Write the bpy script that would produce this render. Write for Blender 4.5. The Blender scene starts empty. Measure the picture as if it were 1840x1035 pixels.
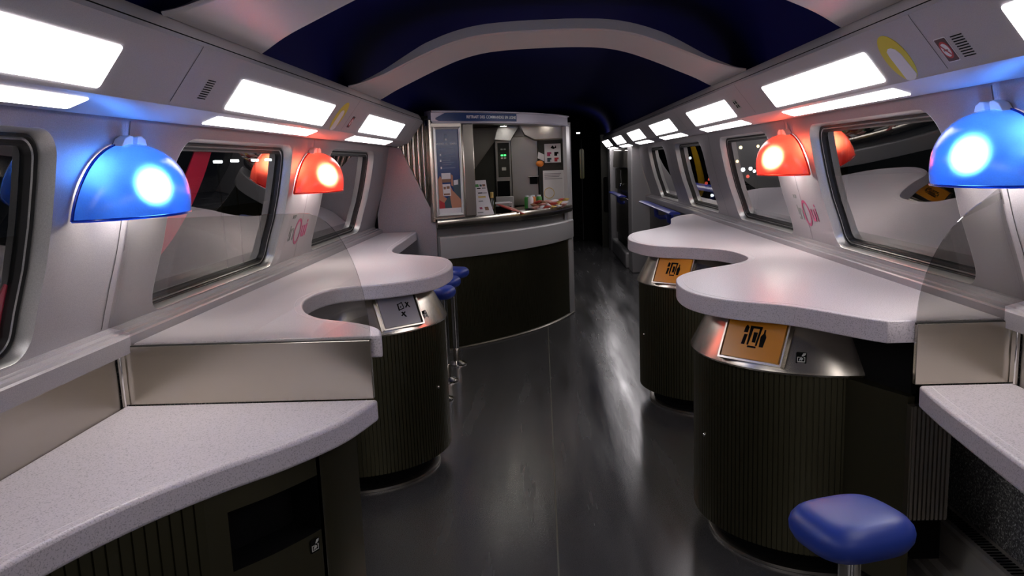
import bpy, bmesh, math, random
import numpy as np
from mathutils import Matrix, Vector
random.seed(7)
PI = math.pi
C = bpy.context.scene.collection
SC = bpy.context.scene

# ------------------------------------------------------------------ camera, world, exposure
EYE = Vector((-0.03, 0.0, 1.36))
F_PX = 1400.0
def make_camera():
    rho = math.radians(2.2)
    vx, vy = 972 - 920, 292 - 517.5
    a = vx * math.cos(rho) - vy * math.sin(rho)
    b = -vx * math.sin(rho) - vy * math.cos(rho)
    th = math.atan(b / F_PX); ps = math.atan(a / F_PX * math.cos(th))
    Fw = Vector((-math.sin(ps) * math.cos(th), math.cos(ps) * math.cos(th), -math.sin(th)))
    R0 = Vector((math.cos(ps), math.sin(ps), 0)); U0 = R0.cross(Fw)
    R = R0 * math.cos(rho) - U0 * math.sin(rho)
    U = R0 * math.sin(rho) + U0 * math.cos(rho)
    cd = bpy.data.cameras.new('camera'); cam = bpy.data.objects.new('camera', cd)
    cd.sensor_width = 36.0; cd.lens = F_PX / 1840.0 * 36.0
    cd.clip_start = 0.02; cd.clip_end = 300
    M = Matrix.Identity(4)
    for i in range(3):
        M[i][0] = R[i]; M[i][1] = U[i]; M[i][2] = -Fw[i]; M[i][3] = EYE[i]
    cam.matrix_world = M
    C.objects.link(cam); SC.camera = cam
make_camera()
SC.view_settings.view_transform = 'Standard'
SC.view_settings.look = 'None'
SC.view_settings.gamma = 1.0
SC.view_settings.use_curve_mapping = False
SC.view_settings.exposure = 0.0
w = bpy.data.worlds.new('night'); SC.world = w; w.use_nodes = True
w.node_tree.nodes['Background'].inputs[0].default_value = (0.25, 0.32, 0.5, 1)
w.node_tree.nodes['Background'].inputs[1].default_value = 0.006
PANEL_EMIT = 8.2       # fluorescent diffusers of the cornices
BULB_EMIT = 150.0      # bulbs inside the coloured wall lamps

# ------------------------------------------------------------------ materials
def mat(name):
    m = bpy.data.materials.new(name); m.use_nodes = True
    return m, m.node_tree, m.node_tree.nodes['Principled BSDF']
def ramp(nt, stops):
    r = nt.nodes.new('ShaderNodeValToRGB'); e = r.color_ramp.elements
    while len(e) < len(stops): e.new(0.5)
    for i, (p, c) in enumerate(stops):
        e[i].position = p; e[i].color = (*c, 1) if len(c) == 3 else c
    return r
def noise(nt, scale, detail=3, stretch=None, rough=0.5):
    tc = nt.nodes.new('ShaderNodeTexCoord'); n = nt.nodes.new('ShaderNodeTexNoise')
    n.inputs['Scale'].default_value = scale; n.inputs['Detail'].default_value = detail
    n.inputs['Roughness'].default_value = rough
    if stretch:
        mp = nt.nodes.new('ShaderNodeMapping'); mp.inputs['Scale'].default_value = stretch
        nt.links.new(tc.outputs['Object'], mp.inputs[0]); nt.links.new(mp.outputs[0], n.inputs[0])
    else: nt.links.new(tc.outputs['Object'], n.inputs[0])
    return n
def bump(nt, p, src, strength, dist=0.002):
    b = nt.nodes.new('ShaderNodeBump'); b.inputs['Strength'].default_value = strength
    b.inputs['Distance'].default_value = dist
    nt.links.new(src, b.inputs['Height']); nt.links.new(b.outputs[0], p.inputs['Normal'])
def plain(name, col, rough=0.5, metal=0.0, emit=None, es=0.0, spec=0.5):
    m, nt, p = mat(name)
    p.inputs['Base Color'].default_value = (*col, 1); p.inputs['Roughness'].default_value = rough
    p.inputs['Metallic'].default_value = metal; p.inputs['Specular IOR Level'].default_value = spec
    if emit:
        p.inputs['Emission Color'].default_value = (*emit, 1); p.inputs['Emission Strength'].default_value = es
    return m
def painted(name, col, rough=0.42, metal=0.25, speck=0.10):
    m, nt, p = mat(name)
    n = noise(nt, 420, 2); lo = tuple(c * (1 - speck) for c in col); hi = tuple(min(1, c * (1 + speck)) for c in col)
    r = ramp(nt, [(0.35, lo), (0.65, hi)])
    nt.links.new(n.outputs[0], r.inputs[0]); nt.links.new(r.outputs[0], p.inputs['Base Color'])
    p.inputs['Roughness'].default_value = rough; p.inputs['Metallic'].default_value = metal
    bump(nt, p, n.outputs[0], 0.03, 0.001)
    return m
def brushed(name, col, rough=0.28, stretch=(4, 4, 4), var=0.06):
    m, nt, p = mat(name)
    n = noise(nt, 1.0, 2, stretch); r = ramp(nt, [(0.0, (rough - var,) * 3), (1.0, (rough + var,) * 3)])
    nt.links.new(n.outputs[0], r.inputs[0]); nt.links.new(r.outputs[0], p.inputs['Roughness'])
    p.inputs['Base Color'].default_value = (*col, 1); p.inputs['Metallic'].default_value = 1.0
    return m
def glass(name, tint, boost=1.0, ior=1.5):
    m = bpy.data.materials.new(name); m.use_nodes = True; nt = m.node_tree
    nt.nodes.clear(); out = nt.nodes.new('ShaderNodeOutputMaterial'); mx = nt.nodes.new('ShaderNodeMixShader')
    tr = nt.nodes.new('ShaderNodeBsdfTransparent'); tr.inputs[0].default_value = (*tint, 1)
    gl = nt.nodes.new('ShaderNodeBsdfGlossy'); gl.inputs['Roughness'].default_value = 0.0
    gl.inputs[0].default_value = (1, 1, 1, 1)
    fr = nt.nodes.new('ShaderNodeFresnel')          # same reflectance from both sides of the pane
    ge = nt.nodes.new('ShaderNodeNewGeometry'); ma = nt.nodes.new('ShaderNodeMath'); ma.operation = 'MULTIPLY_ADD'
    ma.inputs[1].default_value = 1 / ior - ior; ma.inputs[2].default_value = ior
    nt.links.new(ge.outputs['Backfacing'], ma.inputs[0]); nt.links.new(ma.outputs[0], fr.inputs[0])
    mu = nt.nodes.new('ShaderNodeMath'); mu.operation = 'MULTIPLY'; mu.inputs[1].default_value = boost; mu.use_clamp = True
    nt.links.new(fr.outputs[0], mu.inputs[0]); nt.links.new(mu.outputs[0], mx.inputs[0])
    nt.links.new(tr.outputs[0], mx.inputs[1]); nt.links.new(gl.outputs[0], mx.inputs[2])
    nt.links.new(mx.outputs[0], out.inputs[0])
    return m
def emitter(name, col, s):
    m = bpy.data.materials.new(name); m.use_nodes = True; nt = m.node_tree
    nt.nodes.clear(); out = nt.nodes.new('ShaderNodeOutputMaterial'); e = nt.nodes.new('ShaderNodeEmission')
    e.inputs[0].default_value = (*col, 1); e.inputs[1].default_value = s
    nt.links.new(e.outputs[0], out.inputs[0])
    return m
def shade_mat(name, col, deep, glow):
    m = bpy.data.materials.new(name); m.use_nodes = True; nt = m.node_tree
    nt.nodes.clear(); out = nt.nodes.new('ShaderNodeOutputMaterial')
    tl = nt.nodes.new('ShaderNodeBsdfTranslucent'); rf = nt.nodes.new('ShaderNodeBsdfRefraction')
    rf.inputs['Roughness'].default_value = 0.56; rf.inputs['IOR'].default_value = 1.25
    df = nt.nodes.new('ShaderNodeBsdfDiffuse')
    gl = nt.nodes.new('ShaderNodeBsdfGlossy'); gl.inputs['Roughness'].default_value = 0.22
    tc = nt.nodes.new('ShaderNodeTexCoord'); n = nt.nodes.new('ShaderNodeTexNoise'); n.inputs['Scale'].default_value = 260
    nt.links.new(tc.outputs['Object'], n.inputs[0])
    r = ramp(nt, [(0.35, deep), (0.65, col)]); nt.links.new(n.outputs[0], r.inputs[0])
    for k in (tl, df): nt.links.new(r.outputs[0], k.inputs[0])
    rf.inputs[0].default_value = (*glow, 1)
    bp = nt.nodes.new('ShaderNodeBump'); bp.inputs['Strength'].default_value = 0.25; bp.inputs['Distance'].default_value = 0.001
    nt.links.new(n.outputs[0], bp.inputs['Height'])
    for k in (rf, gl): nt.links.new(bp.outputs[0], k.inputs['Normal'])
    a = nt.nodes.new('ShaderNodeMixShader'); a.inputs[0].default_value = 0.72
    nt.links.new(tl.outputs[0], a.inputs[1]); nt.links.new(rf.outputs[0], a.inputs[2])
    d = nt.nodes.new('ShaderNodeMixShader'); d.inputs[0].default_value = 0.25
    nt.links.new(a.outputs[0], d.inputs[1]); nt.links.new(df.outputs[0], d.inputs[2])
    b = nt.nodes.new('ShaderNodeMixShader'); fr = nt.nodes.new('ShaderNodeFresnel'); fr.inputs[0].default_value = 1.5
    nt.links.new(fr.outputs[0], b.inputs[0]); nt.links.new(d.outputs[0], b.inputs[1]); nt.links.new(gl.outputs[0], b.inputs[2])
    nt.links.new(b.outputs[0], out.inputs[0])
    return m

M = {}
M['wall'] = painted('wall_grey_paint', (0.315, 0.295, 0.315), 0.38, 0.32)
M['cornice'] = painted('cornice_grey', (0.46, 0.44, 0.46), 0.45, 0.25, 0.05)
M['arch'] = painted('arch_satin_grey', (0.52, 0.49, 0.485), 0.42, 0.35, 0.04)
M['vault'] = plain('night_blue_vault', (0.002, 0.003, 0.065), 0.75, spec=0.1)
M['frame'] = painted('window_frame_silver', (0.62, 0.62, 0.60), 0.38, 0.75, 0.08)
M['rubber'] = plain('black_rubber', (0.012, 0.012, 0.012), 0.5)
M['black'] = plain('matte_black', (0.004, 0.004, 0.004), 0.8, spec=0.1)
M['line'] = plain('dark_joint', (0.03, 0.03, 0.032), 0.6)
M['steel'] = brushed('brushed_steel', (0.54, 0.50, 0.43), 0.24)
M['steel_soft'] = brushed('satin_steel', (0.42, 0.39, 0.345), 0.33)
M['heater'] = plain('heater_cover_grey', (0.40, 0.38, 0.34), 0.4, 0.3)
M['chrome'] = plain('polished_chrome', (0.75, 0.74, 0.72), 0.12, 1.0)
M['dark_metal'] = brushed('dark_bronze_metal', (0.12, 0.112, 0.068), 0.40, (9, 9, 2), 0.05)
M['dark_smooth'] = plain('dark_bronze_panel', (0.13, 0.12, 0.075), 0.34, 0.95)
M['glass_window'] = glass('window_glass', (0.80, 0.84, 0.82), 2.3)
M['glass_guard'] = glass('smoked_guard_glass', (0.70, 0.70, 0.68), 1.3)
M['glass_clear'] = glass('clear_guard_glass', (0.87, 0.87, 0.85), 1.5)
M['panel'] = emitter('lit_diffuser', (1.0, 0.94, 0.965), PANEL_EMIT)
M['bulb'] = emitter('lit_bulb', (1.0, 0.93, 0.85), BULB_EMIT)
M['blue_shade'] = shade_mat('blue_frosted_shade', (0.005, 0.045, 0.36), (0.003, 0.025, 0.24), (0.035, 0.16, 0.62))
M['red_shade'] = shade_mat('red_frosted_shade', (0.46, 0.018, 0.014), (0.32, 0.007, 0.006), (0.75, 0.10, 0.05))
M['white_plastic'] = plain('white_plastic', (0.85, 0.82, 0.81), 0.4)
M['blue_vinyl'] = plain('blue_vinyl', (0.018, 0.045, 0.30), 0.42)
M['blue_paint'] = plain('blue_rail_paint', (0.02, 0.035, 0.28), 0.28)
M['orange'] = plain('orange_flap', (0.62, 0.24, 0.012), 0.22)
M['grey_flap'] = plain('grey_flap', (0.27, 0.25, 0.27), 0.16)
M['sign_blue'] = plain('sign_blue', (0.012, 0.045, 0.17), 0.25)
M['sign_white'] = plain('sign_white', (0.72, 0.70, 0.72), 0.4)
M['letter'] = plain('white_letter', (0.75, 0.78, 0.82), 0.4)
M['yellow'] = plain('yellow_print', (0.62, 0.50, 0.04), 0.45)
M['magenta'] = plain('magenta_print', (0.33, 0.02, 0.10), 0.4)
M['grey_print'] = plain('grey_print', (0.16, 0.17, 0.16), 0.4)
M['red'] = plain('red_print', (0.45, 0.02, 0.03), 0.4)
M['red_band'] = plain('crimson_livery', (0.88, 0.012, 0.075), 0.45)
M['amber_band'] = plain('amber_livery', (0.50, 0.30, 0.02), 0.4)
M['band'] = painted('kiosk_grey_band', (0.42, 0.41, 0.41), 0.4, 0.2, 0.03)
M['header'] = painted('kiosk_header', (0.47, 0.44, 0.52), 0.3, 0.3, 0.02)
M['skin'] = plain('printed_skin', (0.50, 0.22, 0.13), 0.45)
M['teal'] = plain('printed_teal', (0.03, 0.07, 0.09), 0.45)
M['kiosk_dark'] = plain('kiosk_dark_lining', (0.03, 0.030, 0.022), 0.45, 0.3)
M['green_lit'] = plain('green_button', (0.02, 0.4, 0.06), 0.4, emit=(0.1, 1.0, 0.25), es=1.6)
M['button'] = plain('pale_button', (0.45, 0.45, 0.40), 0.4)
M['green'] = plain('green_pack', (0.05, 0.28, 0.05), 0.4)
M['orange_pack'] = plain('orange_pack', (0.75, 0.22, 0.03), 0.4)
M['pink'] = plain('pink_wrapper', (0.62, 0.30, 0.27), 0.3)
M['redpack'] = plain('red_wrapper', (0.42, 0.05, 0.04), 0.3)
M['wine'] = plain('dark_bottle_glass', (0.012, 0.02, 0.01), 0.1)
M['paper'] = plain('paper', (0.75, 0.72, 0.74), 0.6)
M['brown'] = plain('brown_pack', (0.22, 0.10, 0.05), 0.4)
M['amber_sign'] = plain('amber_print', (0.65, 0.45, 0.12), 0.4)
M['spot'] = emitter('lit_spot', (1.0, 0.95, 0.85), 60.0)
M['night_ground'] = plain('platform_asphalt', (0.02, 0.02, 0.02), 0.8)
M['lamp_white'] = emitter('lamp_cold', (0.85, 0.92, 1.0), 9.0)
M['lamp_warm'] = emitter('lamp_warm', (1.0, 0.72, 0.35), 9.0)
M['lamp_red'] = emitter('lamp_red', (1.0, 0.12, 0.08), 3.0)
def counter_mat():
    m, nt, p = mat('speckled_solid_surface')
    n = noise(nt, 300, 1); r = ramp(nt, [(0.0, (0.30, 0.28, 0.30)), (0.36, (0.42, 0.39, 0.42)), (0.43, (0.60, 0.55, 0.59)), (1.0, (0.66, 0.61, 0.65))])
    nt.links.new(n.outputs[0], r.inputs[0]); nt.links.new(r.outputs[0], p.inputs['Base Color'])
    p.inputs['Roughness'].default_value = 0.33; p.inputs['Specular IOR Level'].default_value = 0.38
    return m
M['counter'] = counter_mat()
def floor_mat():
    m, nt, p = mat('dark_vinyl_floor')
    n = noise(nt, 1.6, 4, (6, 0.5, 1), 0.55)
    r = ramp(nt, [(0.3, (0.13,) * 3), (0.72, (0.33,) * 3)])
    nt.links.new(n.outputs[0], r.inputs[0]); nt.links.new(r.outputs[0], p.inputs['Roughness'])
    n2 = noise(nt, 260, 2); r2 = ramp(nt, [(0.3, (0.048, 0.048, 0.051)), (0.7, (0.076, 0.075, 0.076))])
    nt.links.new(n2.outputs[0], r2.inputs[0]); nt.links.new(r2.outputs[0], p.inputs['Base Color'])
    n3 = noise(nt, 5.0, 2, (5, 0.8, 1)); bump(nt, p, n3.outputs[0], 0.04, 0.01)
    p.inputs['Specular IOR Level'].default_value = 0.9
    return m
M['floor'] = floor_mat()
def carpet_mat():
    m, nt, p = mat('speckled_dark_carpet')
    n = noise(nt, 170, 3, rough=0.7); r = ramp(nt, [(0.40, (0.055, 0.055, 0.055)), (0.56, (0.17, 0.17, 0.165)), (0.68, (0.75, 0.75, 0.72))])
    nt.links.new(n.outputs[0], r.inputs[0]); nt.links.new(r.outputs[0], p.inputs['Base Color'])
    p.inputs['Roughness'].default_value = 0.95; bump(nt, p, n.outputs[0], 0.6, 0.004)
    return m
M['carpet'] = carpet_mat()

# ------------------------------------------------------------------ mesh helpers
class G:
    def __init__(s): s.v = []; s.f = []
    def add(s, vs, fs):
        n = len(s.v); s.v += [tuple(v) for v in vs]; s.f += [tuple(i + n for i in f) for f in fs]; return s
    def box(s, x0, x1, y0, y1, z0, z1):
        vs = [(x, y, z) for z in (z0, z1) for y in (y0, y1) for x in (x0, x1)]
        return s.add(vs, [(0, 2, 3, 1), (4, 5, 7, 6), (0, 1, 5, 4), (2, 6, 7, 3), (0, 4, 6, 2), (1, 3, 7, 5)])
    def prism(s, poly, fn, w0, w1):
        n = len(poly)
        vs = [fn(u, v, w0) for u, v in poly] + [fn(u, v, w1) for u, v in poly]
        return s.add(vs, [tuple(range(n))[::-1], tuple(range(n, 2 * n))] + [(i, (i + 1) % n, n + (i + 1) % n, n + i) for i in range(n)])
    def grid(s, fn, nu, nv, cu=False):
        vs = [fn(i / (nu if cu else nu - 1), j / (nv - 1)) for j in range(nv) for i in range(nu)]
        fs = []
        for j in range(nv - 1):
            for i in range(nu if cu else nu - 1):
                k = (i + 1) % nu
                fs.append((j * nu + i, j * nu + k, (j + 1) * nu + k, (j + 1) * nu + i))
        return s.add(vs, fs)
    def rings(s, loops, close=True, cap0=False, cap1=False):
        n = len(loops[0]); vs = [p for L in loops for p in L]; fs = []
        for j in range(len(loops) - 1):
            for i in range(n if close else n - 1):
                k = (i + 1) % n
                fs.append((j * n + i, j * n + k, (j + 1) * n + k, (j + 1) * n + i))
        if cap0: fs.append(tuple(range(n))[::-1])
        if cap1: fs.append(tuple((len(loops) - 1) * n + i for i in range(n)))
        return s.add(vs, fs)
    def lathe(s, prof, c=(0, 0, 0), n=32, a0=0, a1=2 * PI, cap=False):
        full = abs(a1 - a0 - 2 * PI) < 1e-6
        m = n if full else n + 1
        loops = [[(c[0] + r * math.cos(a0 + (a1 - a0) * i / n), c[1] + r * math.sin(a0 + (a1 - a0) * i / n), c[2] + z) for i in range(m)] for r, z in prof]
        return s.rings(loops, full, cap and full, cap and full)
    def tube(s, pts, r, n=10, closed=False, cap=True):
        P = [Vector(p) for p in pts]; loops = []; N = len(P); up = None
        for i in range(N):
            if closed: d = P[(i + 1) % N] - P[i - 1]
            else: d = P[min(i + 1, N - 1)] - P[max(i - 1, 0)]
            d.normalize()
            if up is None: up = Vector((0, 0, 1)) if abs(d.z) < 0.9 else Vector((1, 0, 0))
            a = d.cross(up).normalized(); b = a.cross(d).normalized(); up = b
            rr = r[i] if isinstance(r, (list, tuple)) else r
            loops.append([tuple(P[i] + a * rr * math.cos(2 * PI * k / n) + b * rr * math.sin(2 * PI * k / n)) for k in range(n)])
        if closed: loops.append(loops[0])
        return s.rings(loops, True, cap and not closed, cap and not closed)
    def sphere(s, c, r, n=16, m=10, sx=1, sy=1, sz=1):
        loops = [[(c[0] + sx * r * math.sin(t) * math.cos(2 * PI * i / n), c[1] + sy * r * math.sin(t) * math.sin(2 * PI * i / n), c[2] + sz * r * math.cos(t)) for i in range(n)] for t in [PI * (j + 0.02) / (m + 0.04) for j in range(m + 1)]]
        return s.rings(loops, True, True, True)
    def build(s, name, m, parent=None, bevel=0, seg=2, smooth=True, angle=38, loc=None):
        me = bpy.data.meshes.new(name); me.from_pydata(s.v, [], s.f); me.validate()
        b = bmesh.new(); b.from_mesh(me)
        bmesh.ops.remove_doubles(b, verts=b.verts, dist=1e-6)
        bmesh.ops.recalc_face_normals(b, faces=b.faces); b.to_mesh(me); b.free()
        me.materials.append(m)
        if smooth:
            me.shade_smooth(); me.set_sharp_from_angle(angle=math.radians(angle))
        o = bpy.data.objects.new(name, me); C.objects.link(o)
        if bevel:
            bm = o.modifiers.new('bevel', 'BEVEL'); bm.width = bevel; bm.segments = seg
            bm.limit_method = 'ANGLE'; bm.angle_limit = math.radians(42)
            if smooth: bm.harden_normals = False
        if parent:
            o.parent = parent
            o.matrix_parent_inverse = parent.matrix_world.inverted() if parent.type != 'EMPTY' else Matrix.Translation(-Vector(parent.location)) if not any(parent.rotation_euler) else parent.matrix_basis.inverted()
        return o
def tag(o, label, cat, group=None):
    o['label'] = label; o['category'] = cat
    if group: o['group'] = group
    return o
def thing(name, label, cat, loc=(0, 0, 0), group=None):
    o = bpy.data.objects.new(name, None); o.empty_display_size = 0.05; C.objects.link(o); o.location = loc
    bpy.context.view_layer.update()
    return tag(o, label, cat, group)
def struct(o): o['kind'] = 'structure'; return o
def sroot(name, loc=(0, 0, 0)):
    o = bpy.data.objects.new(name, None); o.empty_display_size = 0.05; C.objects.link(o); o.location = loc
    o['kind'] = 'structure'; bpy.context.view_layer.update(); return o
def catmull(P, k=10):
    out = []; Q = [P[0]] + list(P) + [P[-1]]
    for i in range(1, len(Q) - 2):
        p0, p1, p2, p3 = [np.array(q, float) for q in Q[i - 1:i + 3]]
        for t in np.linspace(0, 1, k, endpoint=False):
            out.append(tuple(0.5 * (2 * p1 + (p2 - p0) * t + (2 * p0 - 5 * p1 + 4 * p2 - p3) * t * t + (-p0 + 3 * p1 - 3 * p2 + p3) * t ** 3)))
    out.append(tuple(P[-1])); return out
def rrect(u0, u1, v0, v1, r, n=8):
    pts = []
    for cu, cv, a in ((u1 - r, v1 - r, 0), (u0 + r, v1 - r, PI / 2), (u0 + r, v0 + r, PI), (u1 - r, v0 + r, 1.5 * PI)):
        for i in range(n + 1):
            t = a + PI / 2 * i / n; pts.append((cu + r * math.cos(t), cv + r * math.sin(t)))
    return pts
def rrect4(u0, u1, v0, v1, R, n=8):
    pts = []
    for (cu, cv, a), r in zip(((u1, v1, 0), (u0, v1, PI / 2), (u0, v0, PI), (u1, v0, 1.5 * PI)), R):
        cu += -r if cu == u1 else r; cv += -r if cv == v1 else r
        for i in range(n + 1):
            t = a + PI / 2 * i / n; pts.append((cu + r * math.cos(t), cv + r * math.sin(t)))
    return pts
def circle(u, v, r, n=32, ru=None):
    return [(u + (ru or r) * math.cos(2 * PI * i / n), v + r * math.sin(2 * PI * i / n)) for i in range(n)]
def text_geo(txt, size, fn, bold=0.0, align='CENTER', ex=0.0012):
    """letters as solid geometry, mapped through fn(u, v, w)"""
    cu = bpy.data.curves.new('text', 'FONT'); cu.body = txt; cu.size = size; cu.align_x = align; cu.align_y = 'CENTER'
    cu.extrude = ex / 2; cu.offset = bold; cu.resolution_u = 3
    o = bpy.data.objects.new('text', cu); C.objects.link(o)
    dg = bpy.context.evaluated_depsgraph_get(); me = bpy.data.meshes.new_from_object(o.evaluated_get(dg))
    g = G(); g.add([fn(v.co.x, v.co.y, v.co.z + ex / 2) for v in me.vertices], [tuple(p.vertices) for p in me.polygons])
    bpy.data.objects.remove(o); bpy.data.curves.remove(cu); bpy.data.meshes.remove(me)
    return g

# ------------------------------------------------------------------ car body profile
H = 1.36
WZ = [0.90, 0.94, 1.06, 1.16, 1.26, 1.36, 1.47, 1.53]
WX = [1.268, 1.262, 1.225, 1.190, 1.163, 1.141, 1.120, 1.107]
def wx(z): return float(np.interp(z, WZ, WX))
Y_BACK, Y_LEFT, Y_RIGHT, Y_END = -3.0, 5.66, 9.35, 13.4
PITCH = 1.70
def bay(k): return 1.195 + PITCH * k
HW, WZ0, WZ1 = 0.565, 0.946, 1.476
WRS = (0.065, 0.15, 0.07, 0.065)      # corner radii: far top, near top, near bottom, far bottom

# floor, end walls, vault
f = G().box(-1.34, 1.34, Y_BACK, Y_END, -0.04, 0.0).build('floor', M['floor'], smooth=False); struct(f)
G().box(-0.017, -0.011, Y_BACK, Y_END, -0.001, 0.0006).build('floor_seam', plain('seam_grey', (0.10, 0.095, 0.07), 0.5), f, smooth=False)
wb = G().box(-1.34, 1.34, Y_BACK - 0.05, Y_BACK, 0, 2.2).build('wall_back', M['wall'], smooth=False); struct(wb)
we = G().box(-1.34, 1.34, Y_END, Y_END + 0.05, 0, 2.2).build('wall_front', M['black'], smooth=False); struct(we)
G().box(0.655, 0.665, Y_END - 0.012, Y_END, 0.02, 1.72).build('door_edge', M['line'], we, smooth=False)
G().prism(rrect(0.625, 0.70, 1.06, 1.56, 0.03), lambda u, v, w_: (u, Y_END - w_, v), 0.0, 0.01).build('door_window', plain('door_window_dim', (0.06, 0.06, 0.02), 0.2, emit=(0.4, 0.4, 0.1), es=0.03), we)
def vault(u, v):
    a = PI * u; ca, sa = math.cos(a), math.sin(a)
    x = -0.97 * math.copysign(abs(ca) ** 0.62, ca); z = 1.66 + 0.50 * abs(sa) ** 0.75
    return (x, Y_BACK + (Y_END - Y_BACK) * v, z)
ce = G().grid(vault, 41, 12).build('ceiling', M['vault']); struct(ce)
# ceiling arches
AX = [0, 0.15, 0.30, 0.42, 0.52, 0.62, 0.72, 0.82, 0.895]
AZ = [1.947, 1.946, 1.937, 1.912, 1.876, 1.835, 1.790, 1.750, 1.716]
def arch_z(x): return float(np.interp(abs(x), AX, AZ))
def arch(n, y0, y1, fl0, fl1):
    xs = list(np.linspace(-0.884, 0.884, 73))
    # smooth the profile a little
    zs = [np.mean([arch_z(max(-0.895, min(0.895, x + d))) for d in (-0.05, -0.025, 0, 0.025, 0.05)]) for x in xs]
    def flare(x, a):
        t = max(0.0, (abs(x) - 0.72) / 0.175); return a * t * t
    def lip(x):
        t = min(1.0, max(0.0, (abs(x) - 0.55) / 0.30)); return 0.050 * (1 - t) + 0.010 * t
    lo = []
    for x, z in zip(xs, zs):
        a = y0 - flare(x, fl0); b = y1 + flare(x, fl1)
        lo.append([(x, a, z + lip(x)), (x, a - 0.006, z + 0.006), (x, a + 0.004, z - 0.002), (x, a + 0.02, z), (x, b - 0.02, z), (x, b - 0.004, z - 0.002), (x, b + 0.006, z + 0.006), (x, b, z + lip(x))])
    o = G().rings(lo, True, True, True).build('trim_%d' % n, M['arch'], angle=50); struct(o)
arch(1, 1.88, 2.40, 0.06, 0.08)
arch(2, 3.67, 4.19, 0.11, 0.09)
arch(3, -0.10, 0.50, 0.08, 0.08)

# cornices with a ledge strip above
CP = [(1.125, 0.175), (1.107, 0.156), (1.075, 0.1505), (1.03, 0.1505), (0.972, 0.171), (0.961, 0.178), (0.957, 0.187), (0.89, 0.273), (0.866, 0.3035), (0.8575, 0.316), (0.862, 0.328), (0.885, 0.336), (1.05, 0.336), (1.125, 0.30)]
LP = [(0.866, 0.330), (0.872, 0.345), (0.882, 0.362), (0.889, 0.368), (0.897, 0.362), (0.93, 0.330)]
def cornice(n, s, y1):
    o = G().rings([[(s * x, y, H + z) for x, z in CP] for y in (Y_BACK, y1)], True, True, True).build('trim_%d' % n, M['cornice'], angle=30); struct(o)
    G().rings([[(s * x, y, H + z) for x, z in LP] for y in (Y_BACK, y1)], True, True, True).build('ledge_strip', M['arch'], o, angle=50)
    G().box(*sorted((s * 0.862, s * 0.868)), Y_BACK, y1, H + 0.3155, H + 0.331).build('joint', M['black'], o, smooth=False)
    for k in range(-1, 6):
        y = 1.975 + PITCH * k
        if y > y1 - 0.1: continue
        path = [(x - 0.0006, z - 0.0006) for x, z in CP[6:10]]
        G().rings([[(s * x, yy, H + z) for x, z in path] for yy in (y - 0.0015, y + 0.0015)], False).build('panel_joint', M['line'], o, smooth=False)
cornice(4, -1, 5.62); cornice(5, 1, 11.4)
FX, FZ = 0.957, 0.187                      # fold of the cornice; the face rises inward from here
EX, EZ = -0.067 / 0.1090, 0.086 / 0.1090   # along the face, upward
NX, NZ = -EZ, EX                           # outward from the face
def face(s, y0, v0=0.0):
    su = -1 if s > 0 else 1
    return lambda u, v, w_: (s * (FX + (v0 + v) * EX + w_ * NX), y0 + su * u, H + FZ + (v0 + v) * EZ + w_ * NZ)
SXD, SZD = (1.03 - 0.972) / 0.0615, (0.1505 - 0.171) / 0.0615
def soffit(s, y0):
    su = -1 if s > 0 else 1
    return lambda u, v, w_: (s * (0.972 + v * SXD + w_ * -0.3334 * 1), y0 + su * u, H + 0.171 + v * SZD + w_ * -0.943)
LIGHT_DESC = {(-1, 0): 'large lit cornice light nearest on the left, above the blue wall lamp', (-1, 1): 'lit cornice light on the left between vent slots and yellow round sticker',
    (-1, 2): 'short far lit cornice light on the left, next to the kiosk shutter', (1, 0): 'lit cornice light at the top right corner, above the right blue lamp',
    (1, 1): 'lit cornice light on the right beside the yellow round sticker', (1, 2): 'lit cornice light on the right beside the small green pictogram sign',
    (1, 3): 'fourth lit cornice light from the right edge, past the pictogram sign', (1, 4): 'fifth lit cornice light along the right wall', (1, 5): 'sixth lit cornice light along the right wall, second from the dark end',
    (1, 6): 'last small lit cornice light at the dark far end on the right'}
def cornice_light(s, k):
    y0 = 1.13 + PITCH * k; hw = 0.52
    lab = LIGHT_DESC.get((s, k), 'lit cornice light behind the viewer on the %s' % ('right' if s > 0 else 'left'))
    t = thing('cornice_light', lab, 'ceiling light', (s * 0.93, y0, H + 0.21), 'lit cornice lights along both walls')
    fn = face(s, y0); fs = soffit(s, y0)
    G().prism(rrect(-hw, hw, 0.004, 0.108, 0.010, 4), fn, -0.002, 0.0022).build('upper_diffuser', M['panel'], t, smooth=False)
    G().prism(rrect(-hw, hw, 0.003, 0.058, 0.008, 4), fs, -0.002, 0.0022).build('lower_diffuser', M['panel'], t, smooth=False)
for k in (-2, -1, 0, 1, 2): cornice_light(-1, k)
for k in range(-2, 7): cornice_light(1, k)

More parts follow.
